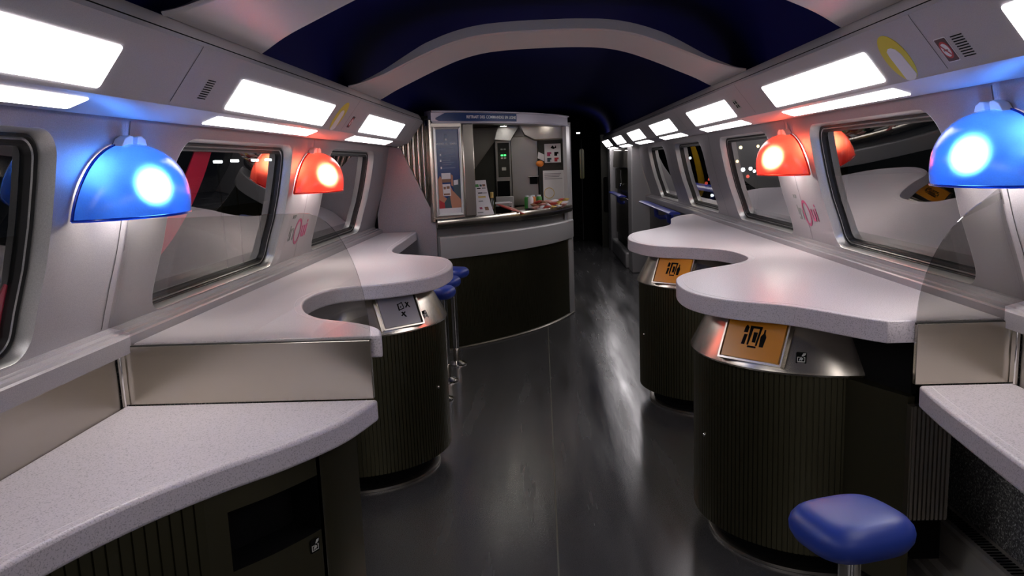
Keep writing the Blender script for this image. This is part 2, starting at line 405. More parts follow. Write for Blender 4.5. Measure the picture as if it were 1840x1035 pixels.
# side walls: bays with rounded window openings
def subdivided(L):      # extra points on the straight sides
    out = []
    for i in range(len(L)):
        p, q = L[i], L[(i + 1) % len(L)]; d = math.hypot(p[0] - q[0], p[1] - q[1]); out.append(p)
        if i % 9 == 8:
            for t in range(1, 8): out.append((p[0] + (q[0] - p[0]) * t / 8, p[1] + (q[1] - p[1]) * t / 8))
    return out
def side_wall(s, ks, y_end):
    nm = 'right' if s > 0 else 'left'; g = G()
    def P(y, z): return (s * wx(z), y, z)
    for k in ks:
        yc = bay(k); vc = (WZ0 + WZ1) / 2; inner = rrect4(yc - HW, yc + HW, WZ0, WZ1, WRS, 8); outer = []
        for i, (u, v) in enumerate(inner):   # project each point outwards onto the bay rectangle
            r = WRS[i // 9]; bu, bv = HW - r, (WZ1 - WZ0) / 2 - r
            a, b = PITCH / 2, 0.305
            ang = math.atan2(max(0.0, abs(v - vc) - bv), max(0.0, abs(u - yc) - bu))
            if ang < PI / 4: pu = a; pv = bv + (b - bv) * math.tan(ang)
            else: pv = b; pu = bu + (a - bu) / math.tan(ang)
            outer.append((yc + math.copysign(pu, u - yc), min(1.527, max(0.905, vc + math.copysign(pv, v - vc)))))
        # straight sides need intermediate points: subdivide both loops
        A, B = subdivided(inner), subdivided(outer)
        loops = [[P(p[0] + (q[0] - p[0]) * t, p[1] + (q[1] - p[1]) * t) for p, q in zip(A, B)] for t in (0, 0.33, 0.66, 1)]
        g.rings(loops, True)
    ya, yb = bay(ks[0]) - PITCH / 2, bay(ks[-1]) + PITCH / 2
    for a, b in ((Y_BACK, ya), (yb, y_end)):
        if b > a: g.grid(lambda u, v: P(a + (b - a) * u, 0.905 + 0.62 * v), 4, 12)
    o = g.build('wall_' + nm, M['wall'], angle=60); struct(o)
    # lower carpeted part and a joint at every bay edge
    G().box(*sorted((s * 1.245, s * 1.30)), Y_BACK, y_end, 0.0, 0.90).build('carpet_lining', M['carpet'], o, smooth=False)
    for k in ks[:-1]:
        y = bay(k) + PITCH / 2 + 0.02
        path = [(wx(z) - 0.0012, z) for z in np.linspace(0.95, 1.51, 10)]
        G().rings([[(s * x, yy, z) for x, z in path] for yy in (y - 0.0018, y + 0.0018)], False).build('panel_joint', M['line'], o)
    return o
LK, RK = [0, 1, 2], [0, 1, 2, 3, 4]
side_wall(-1, LK, Y_LEFT); side_wall(1, RK, Y_RIGHT)
def window(n, s, k):
    yc = bay(k); t = sroot('window_%d' % n, (s * 1.25, yc, WZ0))
    def L(ins, d):
        pts = rrect4(yc - HW + ins, yc + HW - ins, WZ0 + ins, WZ1 - ins, [r - ins for r in WRS], 8)
        pts = subdivided(pts)
        return [(s * (wx(v) + d), u, v) for u, v in pts]
    G().rings([L(-0.001, 0.0008), L(0.0005, -0.0004), L(0.002, 0.002), L(0.010, 0.040), L(0.010, 0.055), L(-0.004, 0.06)]).build('window_frame', M['frame'], t, angle=50)
    G().rings([L(0.009, 0.038), L(0.016, 0.034), L(0.018, 0.044)]).build('outer_gasket', M['rubber'], t)
    G().rings([L(0.018, 0.043), L(0.021, 0.040), L(0.024, 0.044)]).build('bright_bead', M['frame'], t)
    G().rings([L(0.024, 0.043), L(0.032, 0.038), L(0.036, 0.052), L(0.036, 0.060)]).build('inner_gasket', M['rubber'], t)
    g = G(); rows = []
    for d in (0.052,):
        v0, v1 = WZ0 + 0.01, WZ1 - 0.01
        g.grid(lambda u, v: (s * (wx(v0 + (v1 - v0) * v) + d), yc - HW + 0.012 + (2 * HW - 0.024) * u, v0 + (v1 - v0) * v), 2, 14)
    g.build('glass_pane', M['glass_window'], t, angle=80)
i = 1
for k in LK: window(i, -1, k); i += 1
for k in RK: window(i, 1, k); i += 1

# window ledges, steel backsplash strips, heater covers
LG = [(1.197, 0.876), (1.197, 0.921), (1.201, 0.926), (1.226, 0.926), (1.229, 0.931), (1.247, 0.933), (1.250, 0.944), (1.300, 0.946), (1.300, 0.876)]
HB = [(1.243, 0.0), (1.06, 0.0), (1.06, 0.05), (1.075, 0.075), (1.10, 0.08), (1.10, 0.10), (1.125, 0.105), (1.125, 0.135), (1.155, 0.14), (1.17, 0.205), (1.178, 0.21), (1.178, 0.225), (1.243, 0.228)]
for n, s, y1 in ((6, -1, 5.62), (7, 1, Y_RIGHT)):
    o = G().rings([[(s * x, y, z) for x, z in LG] for y in (Y_BACK, y1)], True, True, True).build('trim_%d' % n, M['wall'], angle=30); struct(o)
    G().box(*sorted((s * 1.2265, s * 1.2445)), Y_BACK, 2.06, 0.70, 0.88).build('steel_backsplash', M['steel_soft'], o, smooth=False)
    nm = 'baseboard_right' if s > 0 else 'baseboard_left'
    b = G().rings([[(s * x, y, z) for x, z in HB] for y in (Y_BACK, 2.70 if s > 0 else 2.06)], True, True, True).build(nm, M['heater'], angle=25); struct(b)
    g = G()
    y = -0.6
    while y < (2.65 if s > 0 else 2.0):
        g.box(*sorted((s * 1.188, s * 1.228)), y, y + 0.009, 0.2285, 0.2295); y += 0.016
    g.build('grille_slots', M['black'], b, smooth=False)

# ------------------------------------------------------------------ exterior seen through the glass
g = G().grid(lambda u, v: (-40 + 120 * u, -10 + 140 * v, -2.6), 2, 2); o = g.build('ground', M['night_ground'], smooth=False); struct(o)
def ring_arc(s, cy, cz, r0, r1, a0, a1, n, depth):
    def P(a, r, d):
        z = cz + r * math.sin(a); y = cy + r * math.cos(a); zz = min(1.53, max(0.90, z)); return (s * (wx(zz) + d + 0.0), y, z)
    lo = []
    for i in range(n + 1):
        a = a0 + (a1 - a0) * i / n
        rr = [r0 + (r1 - r0) * j / 6 for j in range(7)]
        lo.append([P(a, r, depth) for r in rr] + [P(a, r, depth + 0.004) for r in rr[::-1]])
    return G().rings(lo, True, True, True)
tag(ring_arc(-1, 1.985, 1.80, 0.72, 0.84, math.radians(-112), math.radians(-22), 60, 0.062).build('livery_stripe', M['red_band']), 'crimson curved stripe on the outside of the two near left windows', 'livery stripe')
def film(name, col):
    m = bpy.data.materials.new(name); m.use_nodes = True; nt = m.node_tree; nt.nodes.clear()
    out = nt.nodes.new('ShaderNodeOutputMaterial'); a = nt.nodes.new('ShaderNodeBsdfDiffuse'); b = nt.nodes.new('ShaderNodeBsdfTranslucent'); mx = nt.nodes.new('ShaderNodeMixShader')
    for k in (a, b): k.inputs[0].default_value = (*col, 1)
    nt.links.new(a.outputs[0], mx.inputs[1]); nt.links.new(b.outputs[0], mx.inputs[2]); nt.links.new(mx.outputs[0], out.inputs[0]); return m
M['amber_band'] = film('amber_film', (0.85, 0.55, 0.05))
def band(name, s, left, right, label):
    n = 20
    a = catmull(left, 8); b = catmull(right, 8)
    m = min(len(a), len(b)); a, b = a[:m], b[:m]
    f_ = lambda p, d: (s * (wx(min(1.53, max(.9, p[1]))) + d), p[0], p[1])
    lo = [[f_(p, 0.063), f_(q, 0.063)] for p, q in zip(a, b)]
    tag(G().rings(lo, False).build(name, M['amber_band']), label, 'livery stripe')
band('livery_stripe', 1, [(6.52, 1.49), (6.47, 1.38), (6.46, 1.26), (6.52, 1.15), (6.66, 1.04)], [(6.34, 1.49), (6.24, 1.38), (6.20, 1.26), (6.26, 1.15), (6.56, 1.03)], 'amber curved stripe outside the third window on the right')
band('livery_stripe', 1, [(7.98, 1.49), (7.79, 1.34), (7.63, 1.19), (7.57, 1.08)], [(7.76, 1.49), (7.60, 1.34), (7.50, 1.19), (7.46, 1.08)], 'narrow amber stripe outside the farthest window on the right')
st = thing('added_outside_lamp', 'unseen added lamp outside the far right windows, lighting the amber stripes', 'lamp', (2.0, 5.9, -2.6))  # added lamp, out of view above the window tops, brightens the amber stripes
G().tube([(2.2, 5.9, -2.6), (2.2, 5.9, 2.3), (2.15, 5.9, 2.36), (2.0, 5.9, 2.36)], 0.03, 8).build('post', M['black'], st)
G().lathe([(0.02, 0.06), (0.09, 0.03), (0.11, 0.0), (0.10, 0.0), (0.0, 0.05)], (2.0, 5.9, 2.28), 20).build('added_lamp_head', M['black'], st)
ld = bpy.data.lights.new('added_amber_spot', 'SPOT'); ld.energy = 90; ld.color = (1.0, 0.8, 0.5); ld.shadow_soft_size = 0.05  # added spot that shines through the translucent amber film from outside
ld.spot_size = math.radians(62); ld.spot_blend = 0.4
lo_ = bpy.data.objects.new('added_amber_spot', ld); C.objects.link(lo_); lo_.location = (2.0, 5.9, 2.22)
lo_.rotation_euler = (Vector((1.2, 7.1, 1.2)) - Vector((2.0, 5.9, 2.22))).to_track_quat('-Z', 'Y').to_euler()
lo_.parent = st; lo_.matrix_parent_inverse = Matrix.Translation((-2.0, -5.9, 2.6))
def far_lamp(x, y, z, r, m, label, grp):
    o = tag(G().sphere((x, y, z), r, 10, 6).build('platform_lamp', m), label, 'distant lamp', grp)
    G().tube([(x, y, -2.6), (x, y, z - r * 0.9)], 0.02, 6).build('lamp_post', M['black'], o)
for x, y, z in ((-6, 14.4, 1.60), (-6, 15.2, 1.62), (-6, 16.3, 1.635), (-6, 17.1, 1.645)):
    o = tag(G().box(x - 0.03, x + 0.03, y - 0.15, y + 0.15, z - 0.025, z + 0.025).build('platform_lamp', M['lamp_white'], bevel=0.01), 'white platform strip lamp outside the second left window', 'distant lamp', 'white strip lamps outside on the left')
    G().tube([(x - 0.01, y, -2.6), (x - 0.01, y, z - 0.03)], 0.015, 6).build('lamp_post', M['black'], o)
for a in ((12, 48.1, 1.80, 'lamp_warm', .10), (12, 48.9, 0.97, 'lamp_warm', .09), (12, 44.3, 1.79, 'lamp_warm', .08), (12, 47.5, 0.48, 'lamp_white', .13), (12, 45.8, 0.55, 'lamp_white', .11), (12, 45.0, 0.42, 'lamp_white', .09), (12, 46.4, 0.1, 'lamp_red', .1)):
    far_lamp(a[0], a[1], a[2], a[4], M[a[3]], 'small distant city lamp outside the second right window', 'distant lamps outside the second right window')
for a in ((12, 64.2, 1.26, 'lamp_white', .12), (12, 61, 1.2, 'lamp_white', .10), (12, 58, -0.6, 'lamp_red', .12), (12, 57, -0.3, 'lamp_red', .10), (12, 56, -1.4, 'lamp_white', .12), (12, 68.5, 1.7, 'lamp_warm', .1)):
    far_lamp(a[0], a[1], a[2], a[4], M[a[3]], 'small distant city lamp outside the third right window', 'distant lamps outside the third right window')
for a in ((12, 85, 1.75, 'lamp_white', .2), (12, 82, 1.9, 'lamp_white', .12)):
    far_lamp(a[0], a[1], a[2], a[4], M[a[3]], 'small distant city lamp outside the farthest right window', 'distant lamps outside the farthest right window')

# ------------------------------------------------------------------ counters
ZH, ZL, TH = 0.90, 0.725, 0.062
LEFT_HIGH = [(-0.488, 2.105), (-0.520, 2.215), (-0.607, 2.310), (-0.753, 2.410), (-0.850, 2.570), (-0.905, 2.80), (-0.855, 3.01), (-0.665, 3.10), (-0.520, 3.24), (-0.462, 3.45), (-0.470, 3.70), (-0.545, 3.95), (-0.700, 4.10), (-0.835, 4.22), (-0.905, 4.48), (-0.925, 5.0), (-0.945, 5.60)]
RIGHT_HIGH = [(0.895, 2.105), (0.850, 2.16), (0.714, 2.365), (0.560, 2.49), (0.475, 2.64), (0.455, 2.82), (0.490, 3.03), (0.600, 3.20), (0.790, 3.36), (0.880, 3.50), (0.898, 3.66), (0.855, 3.88), (0.720, 4.02), (0.560, 4.15), (0.478, 4.38), (0.468, 4.62), (0.535, 4.93), (0.690, 5.18), (0.835, 5.42), (0.90, 5.70), (0.955, 6.02), (1.06, 6.28), (1.19, 6.42)]
LEFT_LOW = [(-0.505, 2.085), (-0.556, 1.90), (-0.650, 1.735), (-0.757, 1.60), (-0.850, 1.455), (-0.920, 1.30), (-0.962, 1.15), (-0.975, 0.95), (-0.95, 0.7), (-0.86, 0.45), (-0.72, 0.25), (-0.6, 0.0)]
RIGHT_LOW = [(0.975, 2.085), (0.955, 1.95), (0.935, 1.75), (0.914, 1.50), (0.895, 1.25), (0.87, 1.0), (0.85, 0.7), (0.84, 0.3)]
def counter(edge, s, z, xin, label):
    P = catmull(edge, 8); poly = P + [(s * xin, P[-1][1]), (s * xin, P[0][1])]
    o = G().prism(poly, lambda u, v, w_: (u, v, w_), z - TH, z).build('counter_top', M['counter'], bevel=0.009, seg=3, angle=50)
    tag(o, label, 'counter')
    # routed line that follows the front edge
    pts = []
    for i in range(1, len(P) - 1):
        d = Vector((P[i + 1][0] - P[i - 1][0], P[i + 1][1] - P[i - 1][1], 0)).normalized()
        nrm = Vector((-d.y, d.x, 0))
        if nrm.x * s < 0: pass
        pts.append((P[i], nrm))
    # choose the side of the curve that lies inside the slab (towards the wall on average)
    sgn = 1 if sum(n_.x * s for _, n_ in pts) > 0 else -1
    line = [(p[0] + sgn * n_.x * 0.028, p[1] + sgn * n_.y * 0.028, z - 0.0006) for p, n_ in pts]
    line = [q for q in line if min(math.hypot(q[0] - p[0], q[1] - p[1]) for p in P) > 0.0235]
    G().tube(line, 0.0016, 6).build('edge_line', plain('edge_line_pale', (0.74, 0.70, 0.73), 0.3), o)
    return o
counter(LEFT_HIGH, -1, ZH, 1.197, 'high speckled white wavy counter along the left windows')
counter(RIGHT_HIGH, 1, ZH, 1.197, 'high speckled white wavy counter along the right windows')
counter(LEFT_LOW, -1, ZL, 1.2255, 'low speckled white counter in the left foreground')
counter(RIGHT_LOW, 1, ZL, 1.2255, 'low speckled white counter at the lower right edge')

# ------------------------------------------------------------------ glass partitions on steel panels
def partition(s, x_in, label, flat):
    t = thing('glass_partition', label, 'partition', (s * 1.1, 2.095, ZL))
    G().box(*sorted((s * x_in, s * 1.222)), 2.088, 2.104, ZL, 0.893).build('steel_panel', M['steel'], t, smooth=False, bevel=0.0015)
    pts = [(x_in, 0.894)]
    r_z = 0.355; r_x = 0.16 if flat else 0.27
    for i in range(17):
        a = PI / 2 * i / 16
        pts.append((x_in + r_x * (1 - math.cos(a)), 0.894 + r_z * math.sin(a)))
    if flat: pts += [(1.0, 1.2485)]
    top = 1.2485
    for z in np.linspace(top, 0.95, 8): pts.append((wx(z) - 0.004, z))
    pts += [(1.195, 0.935), (1.195, 0.894)]
    G().prism(pts, lambda u, v, w_: (s * u, 2.092 + w_, v), 0, 0.006).build('glass_shield', M['glass_clear' if flat else 'glass_guard'], t, smooth=False)
    # dark channel between the steel and the glass, and the wall post
    G().box(*sorted((s * x_in, s * 1.222)), 2.090, 2.102, 0.890, 0.8955).build('channel', M['rubber'], t, smooth=False)
    g = G().box(*sorted((s * 1.2125, s * 1.2245)), 2.062, 2.086, ZL, 0.874); g.build('wall_post', M['chrome'], t, bevel=0.003)
    return t
partition(-1, 0.518, 'clear glass shield on a steel panel across the left counter', True)
partition(1, 0.966, 'smoked quarter round glass shield on a steel panel at right', False)

# ------------------------------------------------------------------ litter bins
ICON = [(-0.5, -0.5), (0.5, -0.5), (0.5, 0.5), (-0.5, 0.5)]
def icon(parent, fn, k):
    """black square pictogram: hand dropping litter into a bin"""
    b = G().prism(rrect(-k, k, -k * 1.15, k * 1.15, k * 0.25, 4), fn, 0, 0.0012).build('pictogram', M['black'], parent, smooth=False)
    pr = plain('pictogram_white', (0.55, 0.55, 0.5), 0.4) if 'pictogram_white' not in bpy.data.materials else bpy.data.materials['pictogram_white']
    g = G()
    P = [(-0.75, 0.15), (-0.75, -0.85), (0.75, -0.85), (0.75, 0.15), (0.45, 0.15)]
    Q = [(-0.62, 0.10), (-0.62, -0.72), (0.62, -0.72), (0.62, 0.02), (0.45, 0.02)]
    for i in range(4): g.prism([tuple(k * c for c in q) for q in (P[i], P[i + 1], Q[i + 1], Q[i])], fn, 0.0012, 0.0019)
    g.prism([(k * -0.75, k * 0.15), (k * -0.3, k * 0.15), (k * -0.3, k * 0.03), (k * -0.62, k * 0.03)], fn, 0.0012, 0.0019)
    g.prism([(k * x, k * y) for x, y in ((0.05, 0.35), (0.35, 0.95), (0.85, 1.0), (0.75, 0.6), (0.35, 0.3))], fn, 0.0012, 0.0019)
    for q in (((-0.4, -0.55), (-0.1, 0.2), (0.05, 0.1), (-0.2, -0.6)), ((-0.05, -0.5), (0.1, 0.1), (0.3, -0.1), (0.15, -0.6)), ((-0.35, -0.25), (0.35, -0.1), (0.4, -0.3), (-0.3, -0.4))):
        g.prism([(k * x, k * y) for x, y in q], fn, 0.0012, 0.0019)
    g.build('pictogram_lines', pr, b, smooth=False)
def ribbed(r, z0, z1, c, a0, a1, n, depth=0.0035):
    rr, aa = [], []
    for i in range(n):
        a = a0 + (a1 - a0) * i / n; d = (a1 - a0) / n
        for q, x in ((0.0, 0), (0.74, 0), (0.80, -depth), (0.94, -depth)): rr.append(r + x); aa.append(a + d * q)
    rr.append(r); aa.append(a1)
    L = lambda z, k: [(c[0] + (q - k) * math.cos(a), c[1] + (q - k) * math.sin(a), z) for q, a in zip(rr, aa)]
    return G().rings([L(z0, 0.02), L(z0, 0.0), L(z1, 0.0), L(z1, 0.02)], False)
def bin_(c, s, label, flapmat, flap, grp=None):
    t = thing('litter_bin', label, 'bin', (c[0], c[1], 0))
    mid = PI if s > 0 else 0.0
    a0, a1 = mid - 1.95, mid + 1.95
    R = 0.41
    ribbed(R, 0.095, 0.682, c, a0, a1, 96).build('ribbed_body', M['dark_metal'], t, angle=20)
    G().lathe([(0.33, 0.0), (0.33, 0.10), (0.40, 0.10)], (*c, 0), 64, a0, a1).build('recessed_base', M['black'], t)
    G().lathe([(0.355, 0.001), (0.355, 0.012), (0.345, 0.016), (0.33, 0.016)], (*c, 0), 64, a0, a1).build('base_ring', M['steel_soft'], t)
    def cr(z): return 0.418 - (z - 0.69) * 0.50
    G().lathe([(0.395, 0.683), (0.418, 0.684), (0.421, 0.690), (0.418, 0.697), (cr(0.836), 0.836), (0.30, 0.836)], (*c, 0), 96, a0, a1).build('steel_shoulder', M['steel'], t, angle=30)
    G().lathe([(R + 0.001, 0.676), (0.404, 0.676), (0.404, 0.684)], (*c, 0), 64, a0, a1).build('shadow_gap', M['black'], t)
    # flap set as a flat plate on the cone
    f0, f1 = [math.radians(x) for x in flap]; fm = (f0 + f1) / 2
    n_ = Vector((math.cos(fm) * 0.894, math.sin(fm) * 0.894, 0.447)); u_ = Vector((-math.sin(fm), math.cos(fm), 0)); v_ = n_.cross(u_)
    if v_.z < 0: v_ = -v_
    if s > 0: pass
    zc = 0.772; o_ = Vector((c[0] + cr(zc) * math.cos(fm), c[1] + cr(zc) * math.sin(fm), zc)) + n_ * 0.0045
    fn = lambda u, v, w_: tuple(o_ + u_ * u + v_ * v + n_ * w_)
    hw = 0.41 * math.sin((f1 - f0) / 2) * 0.97; hv = 0.071
    fr = G()
    fr.rings([[fn(u, v, w_) for u, v in rrect(-a, a, -b, b, 0.003, 2)] for a, b, w_ in ((hw + 0.006, hv + 0.006, -0.01), (hw + 0.006, hv + 0.006, 0.013), (hw, hv, 0.013), (hw, hv, -0.005))], True)
    fr.build('flap_frame', M['steel'], t, smooth=False)
    fl = G().prism([(-hw + 0.004, -hv + 0.004), (hw - 0.008, -hv + 0.004), (hw - 0.008, hv - 0.002), (-hw + 0.004, hv - 0.002)], fn, -0.004, 0.0095).build('flap', flapmat, t, smooth=False)
    fl['label'] = 'orange tilting flap' if flapmat is M['orange'] else 'grey tilting flap'
    dk = G()
    if flapmat is M['orange']:
        sh = [[(-0.042, -0.022), (-0.030, -0.022), (-0.026, 0.012), (-0.038, 0.012)], [(-0.042, 0.018), (-0.028, 0.018), (-0.026, 0.036), (-0.034, 0.044), (-0.040, 0.036)],
              [(0.022, -0.024), (0.036, -0.024), (0.040, 0.010), (0.034, 0.022), (0.034, 0.034), (0.028, 0.034), (0.028, 0.022), (0.020, 0.010)],
              [(-0.018, -0.030), (0.012, -0.030), (0.012, -0.024), (-0.018, -0.024)], [(-0.022, -0.022), (-0.016, -0.022), (-0.010, 0.040), (-0.022, 0.040)], [(0.008, -0.022), (0.014, -0.022), (0.020, 0.040), (0.012, 0.040)], [(-0.022, 0.034), (0.020, 0.034), (0.020, 0.042), (-0.022, 0.042)], [(-0.006, -0.012), (0.006, -0.012), (0.008, 0.022), (-0.006, 0.022)]]
    else:
        sh = [[(-0.004, 0.026), (0.002, 0.026), (0.002, -0.004), (-0.004, -0.004)], [(0.002, 0.026), (0.022, 0.032), (0.022, 0.028), (0.002, 0.022)], [(0.018, 0.028), (0.022, 0.028), (0.026, 0.004), (0.022, 0.004)], [(-0.004, 0.0), (0.024, 0.006), (0.024, 0.002), (-0.004, -0.004)], [(0.006, 0.012), (0.014, 0.016), (0.010, 0.006)],
              [(0.034, 0.028), (0.040, 0.030), (0.056, 0.004), (0.050, 0.004)], [(0.030, 0.006), (0.036, 0.004), (0.054, 0.026), (0.048, 0.028)], [(0.004, -0.012), (0.012, -0.010), (0.026, -0.034), (0.018, -0.034)], [(0.0, -0.026), (0.004, -0.030), (0.026, -0.014), (0.022, -0.010)]]
    for q in sh: dk.prism(q if s > 0 else [(a, b) for a, b in q], fn, 0.0095, 0.0102)
    dk.build('printed_symbol', M['black'], fl, smooth=False)
    # pictogram on the cone beside the flap
    fi = f1 + math.radians(6.5) if s > 0 else f1 + math.radians(6.5)
    ni = Vector((math.cos(fi) * 0.894, math.sin(fi) * 0.894, 0.447)); ui = Vector((-math.sin(fi), math.cos(fi), 0)); vi = ni.cross(ui)
    if vi.z < 0: vi = -vi
    oi = Vector((c[0] + cr(0.735) * math.cos(fi), c[1] + cr(0.735) * math.sin(fi), 0.735)) + ni * 0.0012
    icon(t, lambda u, v, w_: tuple(oi + ui * u + vi * v + ni * w_), 0.0155)
    # lock
    al = math.radians(194) if s > 0 else math.radians(-20)
    p = Vector((c[0] + (R + 0.001) * math.cos(al), c[1] + (R + 0.001) * math.sin(al), 0.40))
    G().sphere(tuple(p), 0.007, 10, 6).build('lock', M['chrome'], t)
    return t
b1 = bin_((0.91, 2.73), 1, 'dark ribbed bin with an orange flap under the near right counter lobe', M['orange'], (209, 240))
b2 = bin_((0.91, 4.34), 1, 'dark ribbed bin with an orange flap under the far right counter lobe', M['orange'], (211, 242))
b3 = bin_((-0.90, 3.45), -1, 'dark ribbed bin with a grey flap under the left counter lobe', M['grey_flap'], (-61, -34))
# flat dark flank of the near right bin, up to the ribbed end panel
g = G().prism([(0.872, 2.322), (0.966, 2.125), (0.985, 2.125), (0.985, 2.33)], lambda u, v, w_: (u, v, w_), 0.095, 0.680); g.build('side_panel', M['dark_smooth'], b1, smooth=False)
g = G().prism([(0.905, 2.36), (0.985, 2.15), (1.0, 2.15), (1.0, 2.37)], lambda u, v, w_: (u, v, w_), 0.680, 0.838); g.build('upper_side_panel', M['black'], b1, smooth=False)
# ribbed end panel below the right partition
g = G()
for i in range(9):
    x = 0.964 + i * 0.0118
    g.box(x, x + 0.0072, 2.083, 2.096, 0.335, ZL - TH - 0.001)
g.box(0.962, 1.072, 2.092, 2.118, 0.335, ZL - TH - 0.001)
tag(g.build('ribbed_end_panel', M['steel_soft'], smooth=False), 'narrow vertically ribbed metal end panel below the right steel partition', 'panel')
tag(G().box(0.99, 1.07, 2.119, 2.31, 0.20, 0.66).build('under_counter_box', M['black'], smooth=False), 'black housing behind the ribbed metal end panel at right', 'housing')
# near left cabinet bin that follows the low counter
def near_bin():
    t = thing('litter_bin', 'dark foreground cabinet bin with a black rectangular opening, lower left', 'bin', (-0.8, 1.7, 0))
    P = catmull(LEFT_LOW, 10); Q = []
    for i in range(len(P)):
        d = Vector((P[min(i + 1, len(P) - 1)][0] - P[max(i - 1, 0)][0], P[min(i + 1, len(P) - 1)][1] - P[max(i - 1, 0)][1], 0)).normalized()
        Q.append((P[i][0] - 0.062 * abs(d.y) - 0.0, P[i][1] + (0.062 * abs(d.x) if True else 0)))
    Q[0] = (-0.578, 2.085)
    # resample by arc length
    S = [0]
    for i in range(1, len(Q)): S.append(S[-1] + math.hypot(Q[i][0] - Q[i - 1][0], Q[i][1] - Q[i - 1][1]))
    qx = [q[0] for q in Q]; qy = [q[1] for q in Q]
    def at(d): return float(np.interp(d, S, qx)), float(np.interp(d, S, qy))
    def nrm(d):
        a, b = at(d - 0.02), at(d + 0.02); v = Vector((b[0] - a[0], b[1] - a[1], 0)).normalized(); n_ = Vector((-v.y, v.x, 0)); return n_ if n_.x > 0 else -n_
    def P3(d, z, off=0.0):
        p = at(d); n_ = nrm(d); return (p[0] + n_.x * off, p[1] + n_.y * off, z)
    zt = ZL - TH - 0.006
    # opening in arc length: d0..d1, z0..z1
    d0, d1, z0, z1 = OPEN
    g = G()
    def sheet(a, b, za, zb, n=10): g.grid(lambda u, v: P3(a + (b - a) * u, za + (zb - za) * v), n, 2)
    sheet(0.0, d0, 0.06, zt); sheet(d0, d1, 0.06, z0); sheet(d0, d1, z1, zt); sheet(d1, d1 + 0.055, 0.06, zt)
    g.build('front_panel', M['dark_smooth'], t, angle=40)
    # ribbed part
    rr = G(); lo = [[], []]
    d = d1 + 0.055
    while d < S[-1] - 0.05:
        for q, o_ in ((0, 0), (0.022, 0), (0.0235, -0.004), (0.0275, -0.004)):
            for j, z in enumerate((0.06, zt)): lo[j].append(P3(d + q, z, o_))
        d += 0.029
    rr.rings(lo, False).build('ribbed_panel', M['dark_metal'], t, angle=20)
    # opening lining
    g = G(); dep = 0.10
    loop = [(d0 + (d1 - d0) * i / 8, z0) for i in range(9)] + [(d1 - (d1 - d0) * i / 8, z1) for i in range(9)]
    g.rings([[P3(a, z, 0) for a, z in loop], [P3(a, z, -dep) for a, z in loop]], True); 
    g.grid(lambda u, v: P3(d0 + (d1 - d0) * u, z0 + (z1 - z0) * v, -dep), 9, 2)
    g.build('opening_lining', M['black'], t, smooth=False)
    # rounded steel rim under the lip
    G().tube([P3(x, zt - 0.004, 0.0) for x in np.linspace(0.0, S[-1] - 0.05, 50)], 0.0085, 8).build('top_rim', M['dark_smooth'], t)
    G().box(-1.2, -0.585, 2.070, 2.084, 0.06, zt).build('side_panel', M['dark_smooth'], t, smooth=False)
    dm = d0 + 0.028; fn0 = nrm(dm)
    uu = Vector((-fn0.y, fn0.x, 0)); pp = Vector(P3(dm, z0 - 0.033, 0.0012))
    icon(t, lambda u, v, w_: tuple(pp + uu * u + Vector((0, 0, v)) + fn0 * w_), 0.0155)
    G().prism([(q[0] - 0.05, q[1]) for q in Q] + [(-1.15, Q[-1][1]), (-1.15, 2.08)], lambda u, v, w_: (u, v, w_), 0.0, 0.065).build('recessed_base', M['black'], t, smooth=False)
OPEN = (0.225, 0.485, 0.44, 0.588)
near_bin()

# ------------------------------------------------------------------ stools
def stool(loc, rot, z, label, grp=None, pad=True):
    t = thing('bar_stool', label, 'stool', (loc[0], loc[1], 0), grp)
    cr, sr = math.cos(rot), math.sin(rot)
    def ring(a, b, zz, e=3.2):
        out = []
        for i in range(48):
            th = 2 * PI * i / 48; c, s_ = math.cos(th), math.sin(th)
            x = a * math.copysign(abs(c) ** (2 / e), c); y = b * math.copysign(abs(s_) ** (2 / e), s_)
            out.append((loc[0] + x * cr - y * sr, loc[1] + x * sr + y * cr, z + zz))
        return out
    A, B = 0.106, 0.092
    prof = [(0.30, -0.066), (0.80, -0.066), (0.90, -0.060), (0.985, -0.044), (1.0, -0.030), (0.97, -0.018), (0.88, -0.006), (0.78, 0.0), (0.62, 0.003), (0.35, 0.005), (0.1, 0.0055)]
    st = G().rings([ring(A * k, B * k, zz) for k, zz in prof], True, True, True).build('seat', M['blue_vinyl'], t, angle=70)
    G().lathe([(0.021, 0.02), (0.021, z - 0.064)], (*loc, 0), 20).build('pole', M['chrome'], t)
    G().lathe([(0.024, 0.02), (0.024, 0.11), (0.021, 0.115)], (*loc, 0), 20).build('collar', M['steel'], t)
    G().lathe([(0.0, 0.0), (0.068, 0.0), (0.066, 0.010), (0.030, 0.026), (0.021, 0.030)], (*loc, 0), 28).build('floor_flange', M['chrome'], t)
    return t
stool((0.545, 1.435), math.radians(18), 0.675, 'blue padded stool in the right foreground before the ribbed bin')
stool((-0.655, 4.42), math.radians(-10), 0.675, 'nearest of three blue stools below the left counter, mostly hidden', 'blue stools below the left counter')
stool((-0.668, 4.82), math.radians(-15), 0.675, 'middle blue stool of three between left bin and kiosk', 'blue stools below the left counter')
stool((-0.655, 5.24), math.radians(-20), 0.675, 'farthest blue stool of three, next to the kiosk base', 'blue stools below the left counter')

